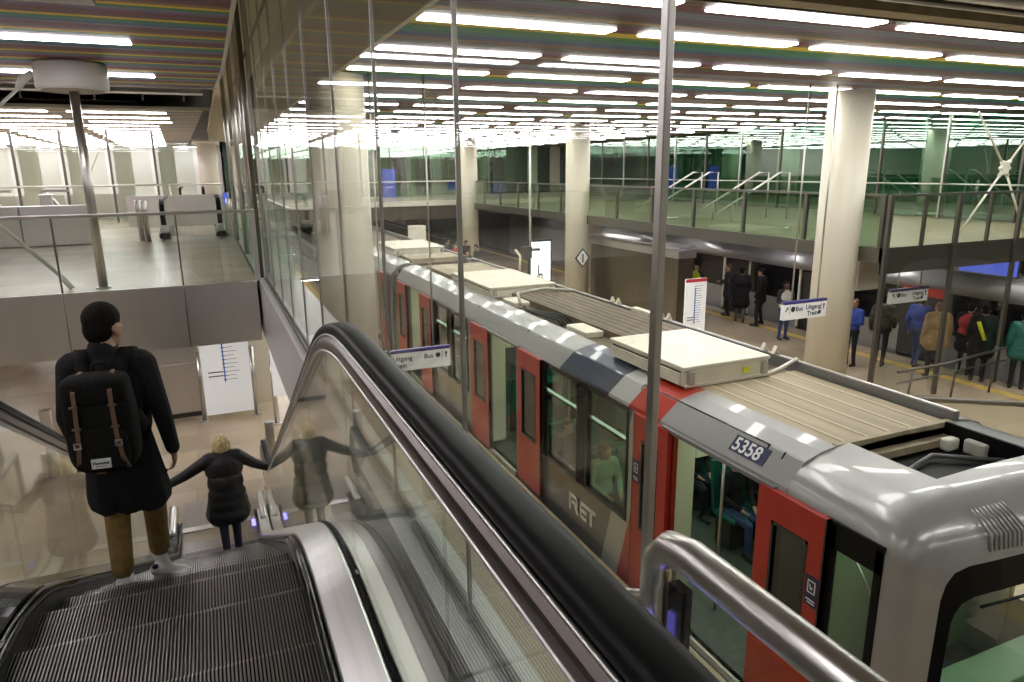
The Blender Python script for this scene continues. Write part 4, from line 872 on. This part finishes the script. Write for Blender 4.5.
# ---- rails of the near track, and the far train
for x in (5.05, 6.5, 18.0, 19.5):
    m = MB(); m.box(x - .035, x + .035, -6, 76, ZP - 1.05, ZP - .96, 'rail'); single(m, 'track_rail', 'steel running rail of the %s track, %s' % (('near' if x < 10 else 'far'), 'platform side' if x in (5.05, 18.0) else 'outer side'), 'rail')
ft = thing('metro_train', 'grey metro train standing at the far platform beneath the mezzanine', 'train', (18.6, 16, ZP - 1.05))
m = MB(); m.prism([(17.15, -1.55), (17.17, -1.3), (17.3, -1.08), (17.6, -.95), (18.5, -.9), (19.6, -.95), (19.95, -1.2), (20.0, -1.55)], 'y', 6.5, 40, 'grey', True); m.build('roof_shell', ft)
for y0, y1, k in ((6.5, 8.0, 's'), (8.0, 9.3, 'd'), (9.3, 11.6, 'w'), (11.6, 12.9, 'r'), (12.9, 15.2, 'w'), (15.2, 16.6, 'd'), (16.6, 18.8, 'w'), (18.8, 20.2, 'd'), (20.2, 24, 'w'), (24, 25.4, 'r'), (25.4, 40, 's')):
    m = MB()
    if k == 'd': m.box(17.6, 17.62, y0, y1, ZP, -1.55, 'black'); m.box(17.15, 17.2, y1 - .08, y1, ZP, -1.55, 'twall'); m.box(17.15, 17.2, y0, y0 + .08, ZP, -1.55, 'twall')
    elif k == 'r': m.box(17.12, 17.2, y0, y1, ZP, -1.72, 'gloss'); m.box(17.12, 17.2, y0, y1, -1.72, -1.5, 'red')
    elif k == 'w': m.box(17.15, 17.2, y0, y1, ZP - .5, -2.6, 'grey'); m.box(17.16, 17.2, y0, y1, -2.6, -1.55, 'gloss')
    else: m.box(17.15, 17.2, y0, y1, ZP - .5, -1.55, 'grey')
    m.build({'d': 'open_doorway', 'r': 'door', 'w': 'window_panel', 's': 'side_wall'}[k], ft)
m = MB(); m.box(17.25, 19.9, 6.6, 40, ZP - .6, -1.6, 'dark'); m.build('inner_body', ft)
for y in (8.5, 13, 17, 21):
    m = MB(); m.box(17.9, 19.4, y, y + 2.4, -.92, -.66, 'brown', .03); m.build('roof_equipment', ft)
# ================================================================== people
def capsule(mb, p0, p1, r0, r1, sq=1., n=10):
    p0, p1 = Vector(p0), Vector(p1); d = (p1 - p0); L_ = d.length; d = d / L_ if L_ > 1e-6 else Vector((0, 0, 1))
    a = Vector((1, 0, 0)); a = (a - d * a.dot(d)); a = a.normalized() if a.length > .1 else Vector((0, 1, 0)); b = d.cross(a)
    rings = []
    for t, rad in [(-math.cos(q), math.sin(q)) for q in (.15, .6, 1.1, 1.571)]: rings.append((p0 + d * (t * r0), r0 * rad))
    for t, rad in [(math.cos(q), math.sin(q)) for q in (1.571, 1.1, .6, .15)]: rings.append((p1 + d * (t * r1), r1 * rad))
    mb.ring([[c + a * (r_ * math.cos(2 * math.pi * k / n)) + b * (r_ * sq * math.sin(2 * math.pi * k / n)) for k in range(n)] for c, r_ in rings], 'skin', True, True)
def remesh(prims, voxel, smooth=4):
    """one continuous surface grown over all the limbs; every face takes the material of its nearest limb"""
    mb = MB()
    for p in prims:
        if p[0] == 'c': capsule(mb, p[1], p[2], p[3], p[4], p[6] if len(p) > 6 else 1.)
        else: mb.ell(p[1], p[2], 'skin', p[4] if len(p) > 4 else None)
    bmesh.ops.recalc_face_normals(mb.b, faces=mb.b.faces)
    me = bpy.data.meshes.new('body'); mb.b.to_mesh(me); mb.b.free(); o = bpy.data.objects.new('body', me); C.objects.link(o)
    r_ = o.modifiers.new('r', 'REMESH'); r_.mode = 'VOXEL'; r_.voxel_size = voxel
    s_ = o.modifiers.new('s', 'SMOOTH'); s_.iterations = smooth; s_.factor = .5
    dg = bpy.context.evaluated_depsgraph_get(); out = bpy.data.meshes.new_from_object(o.evaluated_get(dg)); bpy.data.objects.remove(o); bpy.data.meshes.remove(me)
    mats = []
    n = len(out.polygons); cen = np.empty(n * 3); out.polygons.foreach_get('center', cen); cen = cen.reshape(n, 3); best = np.full(n, 1e9); idx = np.zeros(n, int)
    for p in prims:
        mt = p[5] if p[0] == 'c' else p[3]
        if mt not in mats: mats.append(mt)
        if p[0] == 'c':
            a, b = np.array(p[1], float), np.array(p[2], float); ab = b - a; t = np.clip(((cen - a) @ ab) / max(ab @ ab, 1e-9), 0, 1)
            d = np.linalg.norm(cen - a - t[:, None] * ab, axis=1) - (p[3] + (p[4] - p[3]) * t)
        else:
            c = np.array(p[1], float); r3 = np.array(p[2], float); q = cen - c
            if len(p) > 4: q = q @ np.array(p[4])
            d = (np.linalg.norm(q / r3, axis=1) - 1) * r3.min()
        k = d < best; best[k] = d[k]; idx[k] = mats.index(mt)
    out.materials.clear()
    for mt in mats: out.materials.append(M[mt])
    out.polygons.foreach_set('material_index', idx.astype(np.int32)); out.polygons.foreach_set('use_smooth', np.ones(n, bool)); out.update()
    return out
def lerp(a, b, t): return tuple(Vector(a).lerp(Vector(b), t))
def person(label, loc, rotz, scale, J, O, voxel=.016, group=None, hands='simple', parent_extra=None):
    """J: joint positions for a 1.75 m figure facing +y; O: clothing materials"""
    D = dict(hipL=(-.09, 0, .92), hipR=(.09, 0, .92), kneeL=(-.10, .02, .50), kneeR=(.10, .02, .50), ankL=(-.10, -.02, .09), ankR=(.10, -.02, .09),
             shL=(-.185, 0, 1.43), shR=(.185, 0, 1.43), elL=(-.24, -.02, 1.14), elR=(.24, -.02, 1.14), wrL=(-.25, .08, .90), wrR=(.25, .08, .90),
             waist=(0, 0, 1.05), chest=(0, 0, 1.30), neck=(0, 0, 1.50), head=(0, .025, 1.635), look=0., nod=0.)
    D.update(J); P = []
    top, leg, shoe, skin = O['top'], O['leg'], O['shoe'], O.get('skin', 'skin'); bulk = O.get('bulk', 1.)
    c = lambda a, b, r0, r1, m_, sq=1.: P.append(('c', a, b, r0, r1, m_, sq))
    hc = lerp(D['hipL'], D['hipR'], .5)
    for s in 'LR':
        h, k, a = D['hip' + s], D['knee' + s], D['ank' + s]
        lo_ = O.get('loose', 0) * .014; c(h, k, .088 + lo_, .062 + lo_, leg); c(k, a if not O.get('bare') else lerp(k, a, .84), .060 + lo_, .045 + lo_ * 1.3, leg)
        if O.get('bare'): c(lerp(k, a, .86), a, .036, .034, skin)
        ft = D.get('toe' + s, (a[0] + (.02 if s == 'R' else -.02), a[1] + .17, a[2] - .045)); hl = D.get('heel' + s, (a[0], a[1] - .05, a[2] - .045))
        c(hl, lerp(hl, ft, .6), .043, .045, shoe); c(lerp(hl, ft, .5), ft, .046, .036, shoe); c(a, lerp(hl, ft, .3), .042, .046, shoe)
    # torso
    w_, ch, nk = D['waist'], D['chest'], D['neck']
    rot = None
    P.append(('e', hc, (.165 * bulk, .115 * bulk, .13), top if O.get('long') else leg))
    P.append(('e', w_, (.155 * bulk, .108 * bulk, .2), top)); P.append(('e', ch, (.182 * bulk, .122 * bulk, .22), top))
    c(lerp(D['shL'], nk, .12), lerp(D['shR'], nk, .12), .075 * bulk, .075 * bulk, top); c(ch, lerp(nk, ch, .2), .12, .075, top)
    if O.get('long'):
        z = O['long']; kc = lerp(D['kneeL'], D['kneeR'], .5); f = (D['waist'][2] - z) / max(.01, D['waist'][2] - kc[2]); e_ = lerp(w_, kc, min(f, 1.2)); sp = O.get('flare', .02)
        for dx in (-.085, 0, .085): c((w_[0] + dx * .8, w_[1], w_[2]), (e_[0] + dx * 1.25, e_[1] * .55, e_[2]), .10 * bulk, (.105 + sp) * bulk, top, .95)
    for s in 'LR':
        sh, e_, wr = D['sh' + s], D['el' + s], D['wr' + s]
        c(sh, e_, .066 * bulk, .052 * bulk, O.get('sleeve', top)); c(e_, lerp(e_, wr, .97), .052 * bulk, .040 * bulk, O.get('sleeve', top))
        # hand
        dv = (Vector(wr) - Vector(e_)).normalized(); hd = Vector(D.get('hand' + s, tuple(dv))).normalized(); W = Vector(wr)
        sx = 1 if s == 'R' else -1; side_ = Vector(D.get('palm' + s, (0, 1, 0))); side_ = (side_ - hd * side_.dot(hd)).normalized(); nrm_ = hd.cross(side_)
        c(tuple(W - hd * .02), tuple(W + hd * .02), .027, .028, skin)
        if hands == 'simple' and voxel > .012:
            c(tuple(W + hd * .03), tuple(W + hd * .10), .036, .028, skin, .6); c(tuple(W + hd * .10), tuple(W + hd * .16 - nrm_ * .02), .024, .016, skin, .6)
            c(tuple(W + hd * .04), tuple(W + hd * .09 + side_ * .05), .015, .012, skin)
        else:
            for q in (-.026, -.009, .009, .026): c(tuple(W + hd * .02 + side_ * q * .7), tuple(W + hd * .088 + side_ * q), .0145, .0125, skin)
            for q, ln in ((.029, .066), (.0098, .076), (-.0098, .07), (-.029, .054)):
                b0 = W + hd * .09 + side_ * q; k1 = b0 + (hd * .9 - nrm_ * .35 * sx).normalized() * ln * .5; k2 = k1 + (hd * .55 - nrm_ * .8 * sx).normalized() * ln * .5
                c(tuple(b0), tuple(k1), .0098, .009, skin); c(tuple(k1), tuple(k2), .009, .0075, skin)
            t0 = W + hd * .03 + side_ * .028; t1 = t0 + (hd * .6 + side_ * .7 - nrm_ * .2 * sx).normalized() * .04; t2 = t1 + (hd * .9 + side_ * .1 - nrm_ * .3 * sx).normalized() * .032
            c(tuple(t0), tuple(t1), .012, .0105, skin); c(tuple(t1), tuple(t2), .0105, .0085, skin)
    # head
    hs = O.get('hs', 1.); rh = Euler((-D['nod'], 0, D['look'])).to_matrix() * hs; H = Vector(D['head'])
    hp = lambda x, y, z: tuple(H + rh @ Vector((x, y, z)))
    c(nk, hp(0, -.02, -.06), .056 * hs, .052 * hs, skin)
    P.append(('e', hp(0, -.005, .03), (.075, .093, .095), skin, rh)); P.append(('e', hp(0, .03, -.045), (.056, .062, .07), skin, rh)); c(hp(0, .078, .0), hp(0, .098, -.03), .011, .014, skin)
    c(hp(-.02, .083, -.065), hp(.02, .083, -.065), .01, .01, skin); P.append(('e', hp(0, .07, -.1), (.025, .022, .02), skin, rh))
    for sx in (-1, 1): P.append(('e', hp(sx * .078, -.002, -.012), (.011, .02, .032), skin, rh))
    if O.get('collar'): c(tuple(Vector(nk) - Vector((0, .0, .02))), hp(0, -.025, -.105), .085, .072, top)
    if O.get('vest'):
        P.append(('e', (ch[0], ch[1], ch[2]), (.19 * bulk, .13 * bulk, .23), O['vest'])); P.append(('e', (w_[0], w_[1], w_[2] + .02), (.165 * bulk, .118 * bulk, .19), O['vest']))
    root = thing('person', label, 'person', loc, group, rotz); root.scale = (scale,) * 3
    me = remesh(P, voxel, 3 if voxel < .012 else 2); b = bpy.data.objects.new('body', me); C.objects.link(b); b.parent = root
    # hair
    if O.get('hair'):
        hm = O['hair']; hp_ = [('e', hp(0, -.014, .046), (.080, .096, .084), hm, rh), ('e', hp(0, -.04 if O.get('crop') else -.05, -.004 if O.get('crop') else 0), (.070 if O.get('crop') else .073, .062, .078 if O.get('crop') else .08), hm, rh)]
        if O.get('hairlong'):
            hp_ += [('e', hp(0, -.045, -.03), (.088, .07, .10), hm, rh), ('c', hp(-.072, -.01, .03), hp(-.08, -.012, -.10), .032, .024, hm), ('c', hp(.072, -.01, .03), hp(.08, -.012, -.10), .032, .024, hm), ('c', hp(0, -.075, 0), hp(0, -.075, -.11), .045, .04, hm)]
        h_ = remesh(hp_, .009, 3); ho = bpy.data.objects.new('hair', h_); C.objects.link(ho); ho.parent = root
        if O.get('hairlong'):
            tx = bpy.data.textures.new('hair_noise', 'CLOUDS'); tx.noise_scale = .03; dm = ho.modifiers.new('d', 'DISPLACE'); dm.texture = tx; dm.strength = .02
    for sx in (-1, 1):
        e_ = MB(); e_.ell(hp(sx * .03, .080, .006), (.0125, .009, .0085), 'white', rh, 8, 6); e_.ell(hp(sx * .03, .0865, .006), (.006, .004, .006), 'blackink', rh, 8, 6); e_.build('eye', root, True)
    return root
# ---- the man with the backpack
mz = tip(4.3)
MJ = dict(hipL=(-.09, .0, .90), hipR=(.09, .02, .90), kneeL=(-.085, .06, .49), kneeR=(.085, .24, .50), ankL=(-.075, -.05, .09), ankR=(.075, .24, .10 + tip(4.7) - mz + .17),
          toeR=(.20, .36, .035 + tip(4.7) - mz + .02), heelR=(.055, .19, .10 + tip(4.7) - mz + .10),
          shL=(-.19, .0, 1.43), shR=(.19, .0, 1.42), elL=(-.235, -.03, 1.14), elR=(.25, -.02, 1.13), wrL=(-.24, .11, .89), wrR=(.27, .06, .86), handR=(.0, .2, -1), palmR=(0, 1, 0), handL=(0, .4, -.9),
          waist=(0, .0, 1.05), chest=(0, .0, 1.29), neck=(0, .01, 1.49), head=(.0, .04, 1.635), look=R(-24), nod=R(8))
man = person('person in a long black coat with a dark backpack walking down the escalator', (-.575, 4.19, mz), R(-7), .945, MJ,
             dict(top='coatk', leg='khaki', shoe='shoew', hair='hairk', long=.60, flare=.018, collar=1, bare=1, crop=1, loose=1, bulk=1.06, hs=1.17), voxel=.0075, hands='full')
def sub(mb, name, par): return mb.build(name, par, True)
def superbox(mb, c, r, m_, e=.45, u=28, v=16, taper=0.):
    sg = lambda q, p: math.copysign(abs(q) ** p, q); rings = []
    for i in range(v + 1):
        ph = -math.pi / 2 + math.pi * i / v; ph = max(min(ph, 1.56), -1.56)
        k = 1 - taper * (math.sin(ph) * .5 + .5)
        rings.append([(c[0] + k * r[0] * sg(math.cos(ph), e) * sg(math.cos(t), e), c[1] + r[1] * sg(math.cos(ph), e) * sg(math.sin(t), e), c[2] + r[2] * sg(math.sin(ph), e)) for t in [2 * math.pi * j / u for j in range(u)]])
    mb.ring(rings, m_, True, True)
bp = MB(); superbox(bp, (-.005, -.225, 1.155), (.185, .115, .27), 'bag', .5, 36, 20, .14); [setattr(v_, 'co', v_.co) for v_ in bp.b.verts]; bk = sub(bp, 'backpack', man)
q = MB(); superbox(q, (-.005, -.25, 1.36), (.165, .105, .085), 'bag', .55); sub(q, 'flap', bk)
q = MB(); superbox(q, (-.005, -.325, 1.04), (.14, .035, .125), 'bag', .5); sub(q, 'front_pocket', bk)
for sx in (-1, 1):
    x = sx * .088
    pth = [(x * .9, -.20, 1.447), (x * .95, -.30, 1.437), (x * .98, -.358, 1.37), (x * 1.0, -.362, 1.25), (x * 1.05, -.366, 1.12), (x * 1.2, -.362, 1.0), (x * 1.4, -.335, .925)]
    q = MB(); q.ring([[(px - .0105, py - .003, pz), (px + .0105, py - .003, pz), (px + .0105, py + .004, pz), (px - .0105, py + .004, pz)] for px, py, pz in pth], 'leather', True, False); st_ = sub(q, 'leather_strap', bk)
    for z in (1.29, 1.17):
        q = MB(); q.box(x * 1.04 - .022, x * 1.04 + .022, -.372, -.362, z, z + .012, 'leather', .003, 1); sub(q, 'strap_loop', st_)
    q = MB(); xb, zb = x * 1.12, 1.085; t_ = .0035
    for a in ((xb - .018, xb + .018, zb - .018, zb - .018 + t_ * 2), (xb - .018, xb + .018, zb + .018 - t_ * 2, zb + .018), (xb - .018, xb - .018 + t_ * 2, zb - .018, zb + .018), (xb + .018 - t_ * 2, xb + .018, zb - .018, zb + .018)): q.box(a[0], a[1], -.379, -.371, a[2], a[3], 'deck')
    sub(q, 'buckle', st_)
    sp_ = [(sx * .085, -.13, 1.36), (sx * .10, -.105, 1.45), (sx * .115, -.03, 1.515), (sx * .12, .06, 1.49), (sx * .12, .125, 1.38), (sx * .13, .12, 1.2), (sx * .15, .04, 1.05), (sx * .15, -.1, .99)]
    q = MB(); q.ring([[(px - .034, py, pz + .0), (px + .034, py, pz - .006 * sx), (px + .034, py + .006, pz + .016), (px - .034, py + .006, pz + .016)] for px, py, pz in sp_], 'bag', True, True); sub(q, 'shoulder_strap', bk)
q = MB(); q.tube([(-.035, -.15, 1.40), (-.035, -.15, 1.455), (-.02, -.15, 1.475), (.02, -.15, 1.475), (.035, -.15, 1.455), (.035, -.15, 1.40)], .011, 'bag', 8); sub(q, 'grab_handle', bk)
q = MB(); q.box(-.05, .045, -.369, -.358, .945, 1.0, 'white', .002, 1); lb = sub(q, 'label_patch', bk); lb['label'] = 'white woven label'
cu = text('Herschel', .0215, Matrix.Identity(4), 'blackink', lb, name='label_lettering'); cu.matrix_local = frame((-.042, -.3705, .97), (1, 0, 0), (0, 0, 1))
q = MB(); q.box(-.03, .025, -.3702, -.369, .957, .960, 'blackink'); sub(q, 'label_line', lb)
# shoe details: dark heel tab and sole
for nm, hl in (('heelL', (-.075, -.10, .045)), ('heelR', MJ['heelR'])):
    q = MB(); q.ell((hl[0], hl[1] - .034, hl[2] + .04), (.02, .012, .018), 'navy'); sub(q, 'heel_tab', man)
# ---- the woman holding both handrails
wz = tip(9.1)
woman = person('person with blond hair in a black padded coat holding both handrails at the escalator foot', (-.125, 8.84, wz), R(3), .96,
    dict(hipL=(-.09, -.01, .92), hipR=(.09, .02, .92), kneeL=(-.085, -.02, .50), kneeR=(.075, .06, .49), ankL=(-.08, -.13, .13), ankR=(.07, .0, .09),
         shL=(-.19, .03, 1.41), shR=(.19, .03, 1.41), elL=(-.48, .10, 1.23), elR=(.38, .10, 1.24), wrL=(-.76, .2, 1.08), wrR=(.56, .2, 1.10), handL=(-.5, .8, -.3), handR=(.45, .8, -.3), palmL=(1, 0, 0), palmR=(-1, 0, 0),
         chest=(0, .02, 1.28), neck=(0, .05, 1.47), head=(0, .10, 1.58), nod=R(-14)),
    dict(top='puffer', leg='jeansd', shoe='shoek', hair='hairb', hairlong=1, hs=1.1, long=.66, flare=.03, bulk=1.3, collar=1), voxel=.0085, hands='full')
q = MB(); rr_ = []
for z, a in ((1.22, .18), (1.16, .212), (1.09, .222), (1.05, .218), (1.02, .206), (1.0, .214), (.96, .232), (.91, .236), (.885, .228), (.86, .242), (.81, .252), (.765, .25), (.745, .24), (.72, .258), (.67, .268), (.63, .262), (.60, .235)):
    rr_.append([(a * math.cos(t) * (1 + .012 * math.sin(5 * t + z * 9)), a * .76 * math.sin(t) * (1 + .012 * math.sin(4 * t)) + .01, z) for t in [2 * math.pi * k / 32 for k in range(32)]])
q.ring(rr_, 'puffer', True, True)
pq = sub(q, 'padded_skirt', woman)
# ---- people waiting on the far platform
def by(label, x, y, rz, sc, O, J=None, group='people on the far platform'):
    O['bulk'] = O.get('bulk', 1.) * 1.15; O['hs'] = 1.08
    return person(label, (x, y, ZP), R(rz), sc, J or {}, O, voxel=.02, group=group)
walk = dict(kneeL=(-.1, .12, .5), ankL=(-.1, .14, .09), kneeR=(.1, -.02, .5), ankR=(.1, -.2, .12), elL=(-.25, -.08, 1.14), wrL=(-.24, -.02, .9), elR=(.25, .05, 1.14), wrR=(.22, .22, .96))
phone = dict(elR=(.24, .05, 1.16), wrR=(.08, .27, 1.18), elL=(-.24, .04, 1.16), wrL=(-.08, .26, 1.16), nod=R(-18))
by('person in a yellow safety vest beyond the line map board', 15.75, 19.9, 100, 1.0, dict(top='coatd', vest='yvest', leg='jeansd', shoe='shoek', hair='hairk'))
by('person in dark clothes standing next to the one in the yellow vest', 16.3, 18.9, 60, 1.02, dict(top='coatd', leg='blackt', shoe='shoek', hair='hairbr', long=.7), phone)
by('person in a bulky black coat with brown trousers on the far platform', 15.95, 17.85, -40, 1.04, dict(top='coatk', leg='greyt', shoe='shoek', hair='hairk', long=.62, bulk=1.35), walk)
by('tall person in black coat and black trousers near the far platform edge', 16.2, 17.2, 30, 1.06, dict(top='coatk', leg='blackt', shoe='shoek', hair='hairk', bulk=1.15, long=.8), dict(kneeL=(-.18, .05, .5), ankL=(-.26, 0, .09), kneeR=(.16, .05, .5), ankR=(.22, 0, .09)))
by('person in a cream vest and blue jeans looking at a phone', 15.45, 15.4, 165, 1.0, dict(top='coatd', vest='wvest', leg='jeans', shoe='shoek', skin='skin_d', hair='hairk'), phone)
by('person in a bright blue jacket half hidden behind the cream column', 14.9, 12.5, 100, 1.0, dict(top='blue', leg='blackt', shoe='shoek', hair='hairbr'), phone)
by('person in an olive jacket leaning over beside the cream column', 15.6, 12.2, -60, 1.05, dict(top='camo', leg='blackt', shoe='shoek', hair='hairk', bulk=1.15), walk)
by('person in a blue jacket and jeans stepping to the far train', 16.35, 11.75, -80, 1.05, dict(top='blue', leg='jeans', shoe='shoek', hair='hairbr', bulk=1.15), walk)
by('broad person in a tan coat and dark jeans seen from behind', 15.75, 10.85, -35, 1.06, dict(top='tanc', leg='jeansd', shoe='shoek', hair='hairbr', bulk=1.32, long=.85))
by('person with a red scarf and black coat past the one in tan', 16.75, 10.75, -70, 1.02, dict(top='coatk', vest='redc', leg='blackt', shoe='shoek', hair='hairk', long=.7, bulk=1.15))
p_ = by('person in black with a yellow bag strap by the far train door', 16.5, 10.25, -60, 1.05, dict(top='coatk', leg='blackt', shoe='shoek', hair='hairk', long=.7, bulk=1.2))
q = MB(); q.tube([(-.1, -.15, 1.4), (-.02, -.19, 1.2), (.06, -.17, 1.0)], .04, 'yvest', 8); sub(q, 'bag_strap', p_)
by('person in a dark green jacket farthest along at the far train', 16.75, 9.5, -60, 1.03, dict(top='teal', leg='blackt', shoe='shoek', hair='hairk', long=.8, bulk=1.1))
for k, (x, y, tp) in enumerate(((15.2, 24.3, 'coatk'), (15.9, 25.2, 'redc'), (11.0, 29.5, 'coatk'), (10.4, 30.5, 'redc'), (9.9, 27.6, 'coatd'), (11.2, 31.4, 'coatk'), (8.1, 31.4, 'tanc'), (10.8, 33.0, 'coatd'))):
    by(['person in black far down the platform beyond the lift', 'person in a red coat far down the platform beyond the lift', 'person in black in the distant crowd, nearest the light box', 'person in red in the distant crowd beyond the train roof', 'person in grey in the distant crowd, nearest the train', 'person in black deep in the distant crowd', 'person in tan deep in the distant crowd', 'person in grey farthest back in the distant crowd'][k], x, y, 40 * k, 1., dict(top=tp, leg='blackt', shoe='shoek', hair='hairk', long=.7), walk)
# ---- passengers seated in the near train
sit = dict(hipL=(-.09, 0, .50), hipR=(.09, 0, .50), kneeL=(-.11, .42, .50), kneeR=(.11, .42, .50), ankL=(-.11, .42, .09), ankR=(.11, .42, .09), waist=(0, -.02, .66), chest=(0, -.05, .90), neck=(0, -.03, 1.10), head=(0, .0, 1.235),
           shL=(-.185, -.04, 1.03), shR=(.185, -.04, 1.03), elL=(-.24, .02, .76), elR=(.24, .02, .76), wrL=(-.12, .25, .66), wrR=(.12, .25, .66))
def pas(label, i, O, look=0):
    x, y, d = SEATS[i] if isinstance(i, int) else i; J = dict(sit); J['look'] = R(look)
    person(label, (x, y - d * .02, ZP - .01), 0 if d > 0 else math.pi, .97, J, O, voxel=.018, group='train passengers')
pas('passenger with brown hair in a pale green top at the train window', 2, dict(top='greenw', leg='blackt', shoe='shoek', hair='hairbr', hairlong=1), 30)
pas('passenger with brown hair seated facing along the middle train window', 10, dict(top='coatd', leg='jeansd', shoe='shoek', hair='hairbr'), 20)
pas('passenger in a dark coat at the train window farther along', 7, dict(top='camo', leg='blackt', shoe='shoek', hair='hairk'), -20)
pas('passenger in black with blue jeans visible through the open train door', (6.2, 6.75, -1), dict(top='coatk', leg='jeans', shoe='shoek', hair='hairk', bulk=1.0), 40)
pas('passenger in black seated by the far side behind the open train door', (6.7, 6.75, -1), dict(top='coatk', leg='blackt', shoe='shoek', hair='hairk', bulk=1.0), 10)
pas('passenger in dark clothes across the aisle in the train', 4, dict(top='coatk', leg='jeansd', shoe='shoek', hair='hairk'), 0)
